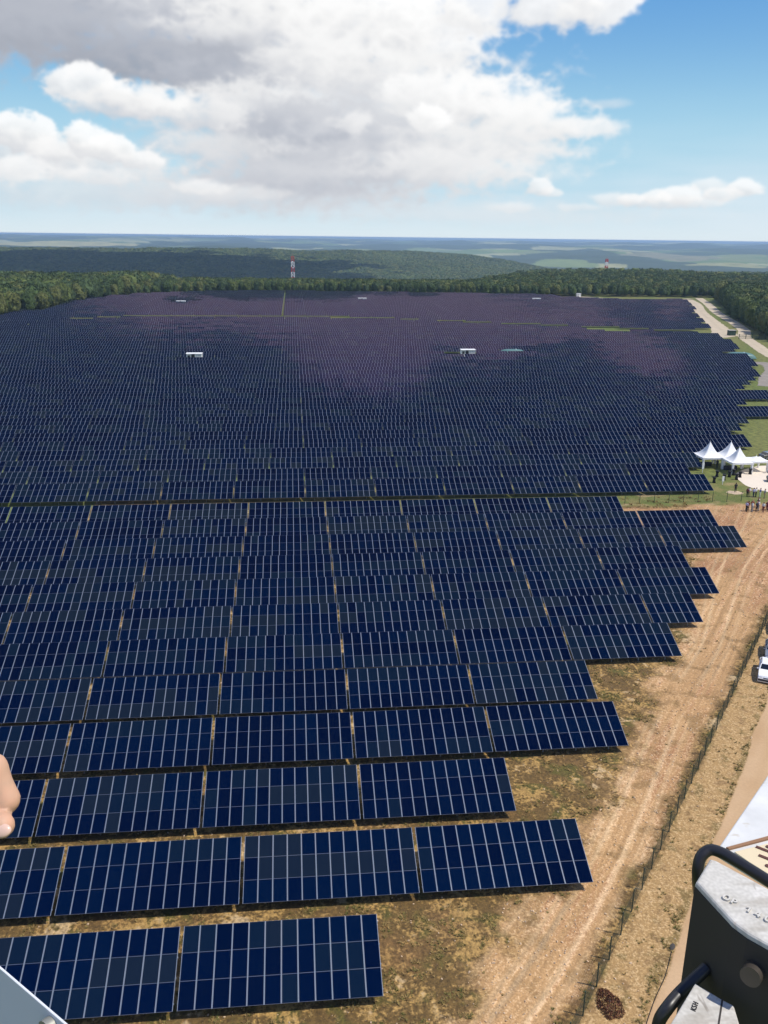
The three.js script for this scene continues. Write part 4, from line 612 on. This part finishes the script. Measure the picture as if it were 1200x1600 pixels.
car(91.2, 152.6, 1.2, [0.015, 0.015, 0.018], 'black car standing on the round gravel yard', 1.7);
car(99.3, 171.0, 1.75, [0.12, 0.11, 0.10], 'dark grey car parked behind the right end of the tents');
{ const c = new THREE.CatmullRomCurve3([[23.5, 0.06, -43.4], [22.2, 0.05, -41.4], [20.9, 0.05, -39.8], [19.6, 0.05, -38.0], [18.4, 0.05, -36.2]].map((p) => new THREE.Vector3(...p))); const g = root('shadow_mark', 0, 0, 0); mesh('shadow_line', new THREE.TubeGeometry(c, 40, 0.025, 6), blackCloth, g); const e = new THREE.SphereGeometry(0.3, 14, 8); e.scale(0.55, 0.25, 1.1); e.rotateY(-0.65); e.translate(23.6, 0.08, -43.6); mesh('shadow_oval', e, std(0.05, 0.045, 0.04), g); tag(g, 'thin dark line with an oval end, standing in for a shadow on the sandy road', 'shadow_mark'); }  // dark tube and oval laid on the road in place of a shadow

// ---------------------------------------------------------------- loose stones, tufts and a bush on the near ground
{
  const r = rng(61), stones = [], tufts = [], pebble = new THREE.IcosahedronGeometry(1, 0); pebble.deleteAttribute('uv');
  const seen = (x, d) => { v3.set(x, 0, -d).project(camera); return v3.x > -1.05 && v3.x < 1.05 && v3.y > -1.06; };
  for (let i = 0; i < 90000; i++) {
    const u = r(), d = 34 + 104 * u * u, x = -20 + r() * 100; if (!seen(x, d)) continue;
    const [dirt, road, lush, w, w2, t] = siteKind(x, d); if (road > 0.5 || lush > 0.5) continue;
    if (r() < 0.10 + dirt * 0.55) { const s = (0.014 + 0.055 * Math.pow(r(), 4)) * (1 + d / 140), k = 0.75 + 0.5 * r(); stones.push([x, 0.035 + s * 0.25, -d, s * (0.8 + 0.6 * r()), s * 0.6, s, r() * 6.28, col(0.50 * k, 0.36 * k, 0.23 * k), r(), r()]); }
  }
  instanced('loose_stones', pebble, std(1, 1, 1, { roughness: 1 }), stones, 'pale loose stones strewn over the bare soil', 'stones');
  const P = []; for (let i = 0; i < 9; i++) { const a = i * 2.4, l = 0.35 + 0.4 * ((i * 37) % 10) / 10, w = 0.14; P.push(Math.cos(a + 1.5) * w, 0, Math.sin(a + 1.5) * w, -Math.cos(a + 1.5) * w, 0, -Math.sin(a + 1.5) * w, Math.cos(a) * l, 0.6 + 0.4 * Math.sin(i * 5), Math.sin(a) * l); }
  const tuft = soup(P);
  for (let i = 0; i < 240000; i++) {
    const u = r(), d = 34 + 110 * Math.pow(u, 1.6), x = -26 + r() * 112; if (!seen(x, d)) continue;
    const [dirt, road, lush, w, w2, t] = siteKind(x, d); if (dirt > 0.35 && r() > 0.03) continue;
    if (road > 0.3) continue;
    const dense = fbm(x / 1.5 + 20, d / 1.5, 3) + 0.25 * w + (t < 0 ? 0.18 * Math.exp(-(((t + 3.0) / 0.5) ** 2)) : 0.04);
    if (dense < 0.06 + 0.25 * r() || (t < 0.3 && r() < (t > -2.4 ? 0.75 : 0.3))) continue;
    const s = (0.06 + 0.12 * r()) * (1 + d / 160), g = sm(0.05, 0.3, dense) * r(), k = 0.7 + 0.6 * r(), c = mixc([0.30, 0.195, 0.072], [0.10, 0.102, 0.022], g); tufts.push([x, 0.03, -d, s * 1.3, s * (0.6 + 0.7 * r()), s * 1.3, r() * 6.28, col(c[0] * k, c[1] * k, c[2] * k)]);
  }
  instanced('grass_tufts', tuft, foliage, tufts, 'short dry grass tufts between the rows and along the road', 'grass');
  console.log('stones', stones.length, 'tufts', tufts.length);
  const b = root('dry_bush', 18.0, 0.02, -39.6); const LP = [], LC = []; for (let i = 0; i < 1500; i++) { const q = Math.sqrt(r()), w = r() * 6.283, h = (1 - q * q) * 0.32 * r(), x = q * 0.75 * Math.cos(w) * (1 + 0.3 * n2(w, 2)), z = q * 1.15 * Math.sin(w) * (1 + 0.3 * n2(w, 5)), s = 0.03 + 0.05 * r(), k = 0.6 + 0.9 * r(), t = r() * 6.28; LP.push(x - s * Math.cos(t), h + 0.03, z - s * Math.sin(t), x + s * Math.cos(t), h + 0.03, z + s * Math.sin(t), x + (r() - 0.5) * 0.12, h + 0.06 + 0.12 * r(), z + (r() - 0.5) * 0.12); const cc = r() < 0.25 ? [0.30, 0.19, 0.08] : [0.17, 0.068, 0.034]; for (let m = 0; m < 3; m++) LC.push(cc[0] * k, cc[1] * k, cc[2] * k); }
  mesh('crown', soup(LP, null, LC), std(1, 1, 1, { vertexColors: true, side: THREE.DoubleSide, roughness: 1 }), b); mesh('stem', cyl(0.05, 0.03, 0.4), bark, b); tag(b, 'low rust-brown weedy clump against the long fence at the bottom', 'bush');
}

// ---------------------------------------------------------------- the lift basket round the camera and the hand at the left
const near = (x, drop, z) => new THREE.Vector3(x, EYE - drop, z);
function noiseTex(n, f) { const a = new Uint8Array(n * n * 4); for (let j = 0; j < n; j++) for (let i = 0; i < n; i++) { const c = f(i / n, j / n), o = (j * n + i) * 4; a[o] = clamp(c[0]) * 255; a[o + 1] = clamp(c[1]) * 255; a[o + 2] = clamp(c[2]) * 255; a[o + 3] = 255; } const t = new THREE.DataTexture(a, n, n); t.colorSpace = THREE.SRGBColorSpace; t.magFilter = t.minFilter = THREE.LinearFilter; t.wrapS = t.wrapT = THREE.RepeatWrapping; t.needsUpdate = true; return t; }
const wornTex = noiseTex(512, (u, v) => { const a = fbm(u * 6, v * 6, 5), b = fbm(u * 3 + 4, v * 14, 4), s = n2(u * 60, v * 60) * 0.05; let c = [0.75 + a * 0.12 + s, 0.735 + a * 0.12 + s, 0.70 + a * 0.13 + s]; const dirt = sm(-0.05, 0.45, b + 0.5 * a) * 0.40; c = mixc(c, [0.52, 0.48, 0.42], dirt); const fineScr = sm(0.36, 0.5, fbm(u * 22, v * 5 + 8, 3)) * 0.5; c = mixc(c, [0.40, 0.37, 0.33], fineScr); const rust = sm(0.34, 0.50, fbm(u * 9 + 30, v * 9, 4)); return mixc(c, [0.60, 0.44, 0.28], rust * 0.6); });
const worn = new THREE.MeshStandardMaterial({ map: wornTex, roughness: 0.6, bumpMap: wornTex, bumpScale: 0.0008 });
const boomPaint = new THREE.MeshStandardMaterial({ map: noiseTex(256, (u, v) => { const q = fbm(u * 5, v * 5, 5), w = 0.80 + 0.07 * q; return mixc([w, w, w * 0.985], [0.66, 0.60, 0.50], 0.6 * sm(0.22, 0.5, fbm(u * 4 + 9, v * 11, 4))); }), roughness: 0.5 });
const blackRail = std(0.018, 0.018, 0.02, { roughness: 0.38 }), shadeAndSeam = std(0.036, 0.031, 0.028, { roughness: 0.75 });  // the last tone serves the housing's painted shade and the bracket seam
function slab(pts, top, thick, bevel) {                    // pts in x, depth; a plate lying flat with its top at the given drop
  const s = new THREE.Shape(pts.map(([x, d]) => new THREE.Vector2(x, d))), g = new THREE.ExtrudeGeometry(s, { depth: thick - 2 * bevel, bevelEnabled: true, bevelSize: bevel, bevelOffset: -bevel, bevelThickness: bevel, bevelSegments: 3 });
  g.rotateX(-Math.PI / 2); g.translate(0, EYE - top - thick + bevel, 0); const p = g.attributes.position, u = []; for (let i = 0; i < p.count; i++) u.push(p.getX(i) * 2.2 + p.getY(i) * 0.7, p.getZ(i) * 2.2 + p.getY(i) * 1.1); g.setAttribute('uv', new THREE.Float32BufferAttribute(u, 2)); return g;
}
{
  const font = await new FontLoader().loadAsync('fonts/droid/droid_sans_bold.typeface.json');
  const h = root('lift_housing', 0, 0, 0);
  const out = [[0.829, 1.472], [0.834, 1.445], [0.842, 1.405], [0.853, 1.352], [0.868, 1.322], [0.895, 1.288], [0.955, 1.225], [1.03, 1.15], [1.16, 1.235], [0.975, 1.440], [0.905, 1.534], [0.893, 1.541]];
  mesh('casing', slab(out, 1.3, 0.8, 0.008), [worn, worn], h);
  const shadeOutline = out.map(([x, d]) => [x + (x < 0.9 ? -0.0015 : 0), d - 0.001]); 
  mesh('shade_skin', slab(shadeOutline, 1.312, 0.78, 0.002), shadeAndSeam, h);  // added dark slab: puts the shade of the housing's side into its colour
  // raised lettering on the casing
  const dir = Math.atan2(-(1.357 - 1.425), 0.923 - 0.863);
  const put = (txt, x, d, size, drop, mat, name, par, a) => { const g = new TextGeometry(txt, { font, size, depth: name === 'raised_letters' ? 0.004 : 0.0012, curveSegments: 4 }); g.rotateX(-Math.PI / 2); const m = mesh(name, g, mat, par); m.position.set(x, EYE - drop, -d); m.rotation.y = a; return m; };
  put('OP', 0.858, 1.418, 0.017, 1.3, worn, 'raised_letters', h, -dir); put('1 4 0', 0.889, 1.380, 0.017, 1.3, worn, 'raised_letters', h, -dir);
  // bracket plate lower down with a bolt
  mesh('bracket_plate', slab([[0.793, 1.355], [0.829, 1.312], [0.846, 1.295], [0.832, 1.235], [0.74, 1.13], [0.62, 1.18], [0.702, 1.265]], 1.45, 0.02, 0.003), worn, h);
  put('KSH', 0.762, 1.286, 0.010, 1.45, blackRail, 'stencil_letters', h, 0.9);
  const bolt = cyl(0.020, 0.020, 0.03, 0, -0.015, 0, 18); const bm = mesh('knob', bolt, std(0.10, 0.085, 0.07, { metalness: 0.5, roughness: 0.4 }), h); bm.position.set(0.872, EYE - 1.37, -1.292); bm.quaternion.setFromUnitVectors(new THREE.Vector3(0, 1, 0), new THREE.Vector3(-0.72, 0.15, 0.68).normalize());
  mesh('seam', slab([[0.829, 1.313], [0.832, 1.311], [0.735, 1.155], [0.731, 1.157]], 1.4495, 0.004, 0.0005), shadeAndSeam, h);
  tag(h, 'weathered white lift housing with raised lettering at the lower right', 'housing');
  const rail = root('hand_rail', 0, 0, 0);
  const c = new THREE.CatmullRomCurve3([near(0.974, 1.55, -1.704), near(0.924, 1.44, -1.632), near(0.918, 1.4, -1.628), near(0.927, 1.375, -1.637), near(0.949, 1.362, -1.641), near(0.968, 1.36, -1.628), near(0.990, 1.36, -1.597), near(1.030, 1.36, -1.528), near(1.092, 1.36, -1.407), near(1.158, 1.36, -1.275)]);
  mesh('tube', new THREE.TubeGeometry(c, 90, 0.0132, 14), blackRail, rail); tag(rail, 'black bent tube handrail over the white housing', 'rail', 'lift rails');
  const rail2 = root('hand_rail', 0, 0, 0); const c2 = new THREE.CatmullRomCurve3([near(0.84, 1.46, -1.40), near(0.775, 1.495, -1.375), near(0.738, 1.505, -1.350), near(0.722, 1.53, -1.345), near(0.722, 1.60, -1.345), near(0.722, 1.75, -1.345)]);
  mesh('tube', new THREE.TubeGeometry(c2, 50, 0.013, 12), blackRail, rail2); tag(rail2, 'black bent tube below the housing at the bottom edge', 'rail', 'lift rails');
  const t = root('boom_plate', 0, 0, 0);
  mesh('plate', slab([[1.434, 2.426], [1.825, 2.82], [2.5, 2.9], [2.5, 1.9], [1.75, 1.9]], 2.0, 0.05, 0.006), boomPaint, t);
  mesh('edge_strip', slab([[1.450, 2.410], [1.70, 2.474], [1.95, 2.53], [1.953, 2.517], [1.70, 2.460], [1.456, 2.400]], 1.992, 0.012, 0.002), std(0.26, 0.14, 0.075), t);
  mesh('label_plate', slab([[1.470, 2.388], [1.95, 2.50], [1.93, 2.14], [1.60, 2.10]], 1.9955, 0.006, 0.001), std(0.66, 0.55, 0.36, { roughness: 0.5 }), t);
  const inkM = std(0.10, 0.04, 0.03); for (const [x, d, w] of [[1.585, 2.378, 0.10], [1.572, 2.335, 0.10], [1.64, 2.36, 0.09]]) { const b = box(w * 0.8, 0.002, 0.012); const m = mesh('printed_bar', b, inkM, t); m.position.set(x, EYE - 1.9935, -d); m.rotation.y = -0.75; } for (const [x, d] of [[1.545, 2.308], [1.597, 2.40]]) mesh('printed_dot', cyl(0.008, 0.008, 0.002, x, EYE - 1.9945, -d), inkM, t);
  tag(t, 'white painted boom plate with a cream warning label', 'plate');
}
// side panel of the basket at the lower left: it faces away from the sun
{
  const g = root('basket_panel', 0, 0, 0), n = new THREE.Vector3(-0.67, 0.08, 0.74).normalize(), e = new THREE.Vector3(0.741, 0.0, 0.671).normalize(), dn = new THREE.Vector3().crossVectors(n, e).normalize(); if (dn.y > 0) dn.negate();
  const a = near(-0.389, 0.90, -0.941), P0 = a.clone().addScaledVector(e, -0.5), m = new THREE.Matrix4().makeBasis(e, dn.clone().negate(), n);
  const s = new THREE.Shape(); s.moveTo(0, 0); s.lineTo(0.5 + 0.19, 0); s.lineTo(0.5 + 0.215, -0.03); s.lineTo(0.5 + 0.215, -0.5); s.lineTo(0, -0.5);
  const q = new THREE.ExtrudeGeometry(s, { depth: 0.0015, bevelEnabled: true, bevelSize: 0.0008, bevelThickness: 0.0008, bevelSegments: 2 }); q.translate(0, 0, -0.0023); q.applyMatrix4(m); q.translate(P0.x, P0.y, P0.z);
  mesh('sheet', q, std(0.62, 0.64, 0.66, { roughness: 0.7 }), g);
  const r = cyl(0.012, 0.012, 0.012, 0, -0.002, 0, 12); r.rotateX(Math.PI / 2); const rv = mesh('rivet', r, std(0.30, 0.30, 0.26, { metalness: 0.5, roughness: 0.5 }), g); rv.quaternion.setFromRotationMatrix(m); rv.position.copy(P0).addScaledVector(e, 0.5 + 0.112).addScaledVector(dn, 0.016).addScaledVector(n, 0.001);
  tag(g, 'pale grey metal corner of the basket at the lower left', 'panel');
}
// a hand: palm, four curled fingers, thumb and forearm, one continuous skin
{
  const u = 0.0004, B = [], off = (p) => [(p[0] + 0.43 * p[2] - (p[2] < -30 ? 14 : 0)) * u, -(p[1] - 0.32 * p[2]) * u, p[2] * u], b = (p, q, r0, r1) => B.push([off(p), off(q), r0 * u, r1 * u]);
  // index finger: knuckle, bend, tip; units of 0.4 mm, right / down / towards the camera
  b([-100, -72, -10], [-14, -40, 10], 24, 23); b([-14, -40, 10], [7, 8, 8], 23, 21.5); b([7, 8, 8], [-16, 38, -12], 20, 18);
  b([-100, -60, -62], [-22, -36, -48], 25, 23); b([-22, -36, -48], [-4, 12, -52], 23, 21); b([-4, 12, -52], [-34, 40, -66], 21, 18);
  b([-106, -40, -108], [-38, -24, -98], 23, 21); b([-38, -24, -98], [-20, 20, -100], 21, 19); b([-20, 20, -100], [-48, 44, -112], 19, 17);
  b([-112, -15, -146], [-58, -8, -140], 20, 18); b([-58, -8, -140], [-44, 22, -142], 18, 16); b([-44, 22, -142], [-68, 42, -150], 16, 14);
  b([-105, -50, -30], [-215, 0, -50], 40, 48); b([-110, -10, -120], [-215, 10, -90], 34, 44); b([-120, 10, -60], [-215, 20, -70], 44, 46);
  b([-190, 60, 0], [-105, 56, 22], 34, 25); b([-105, 56, 22], [-44, 44, 34], 24, 21.5); b([-44, 44, 34], [2, 47, 36], 21, 19.5);
  b([-215, 10, -70], [-420, 40, -60], 62, 80); b([-420, 40, -60], [-620, 70, -40], 80, 96);
  const { g } = bodyFrom(B, [-0.11, -0.004, -0.015], 0.145, 104, 900, (p, d) => d + 0.00035 * n2(p[0] * 900, p[1] * 900 + p[2] * 700));
  const p = g.attributes.position, C = new Float32Array(p.count * 3);
  for (let i = 0; i < p.count; i++) { const x = p.getX(i) / u, y = -p.getY(i) / u, z = p.getZ(i) / u, f = fbm(x / 14, y / 14 + z / 20, 3), k = 0.94 + 0.22 * f; C.set([0.56 * k, 0.335 * k * (1 - 0.15 * f), 0.225 * k * (1 - 0.2 * f)], i * 3); }
  g.setAttribute('color', new THREE.BufferAttribute(C, 3));
  const h = root('person', -0.1885, EYE - 0.3365, -0.494); h.rotation.order = 'YXZ'; h.rotation.set(-0.3034, -0.1036, 0.012);
  mesh('hand', g, new THREE.MeshPhysicalMaterial({ vertexColors: true, roughness: 0.55, specularIntensity: 0.5 }), h);
  const nail = new THREE.SphereGeometry(1, 18, 12); nail.scale(0.0062, 0.0042, 0.0022); nail.rotateZ(0.08); const nm = mesh('thumb_nail', nail, std(0.62, 0.42, 0.33, { roughness: 0.3 }), h); nm.position.set(24 * u, -38 * u, 52 * u); nm.rotation.x = -0.35;
  tag(h, 'person reaching in at the left edge, only curled fingers and thumb showing', 'person');
}

// ---------------------------------------------------------------- air, shadows, picture
scene.fog = new THREE.FogExp2(new THREE.Color(0.50, 0.72, 0.98), 0.00009);
scene.traverse((o) => { if (o.isMesh) { o.castShadow = true; o.receiveShadow = true; } });
renderer.render(scene, camera);
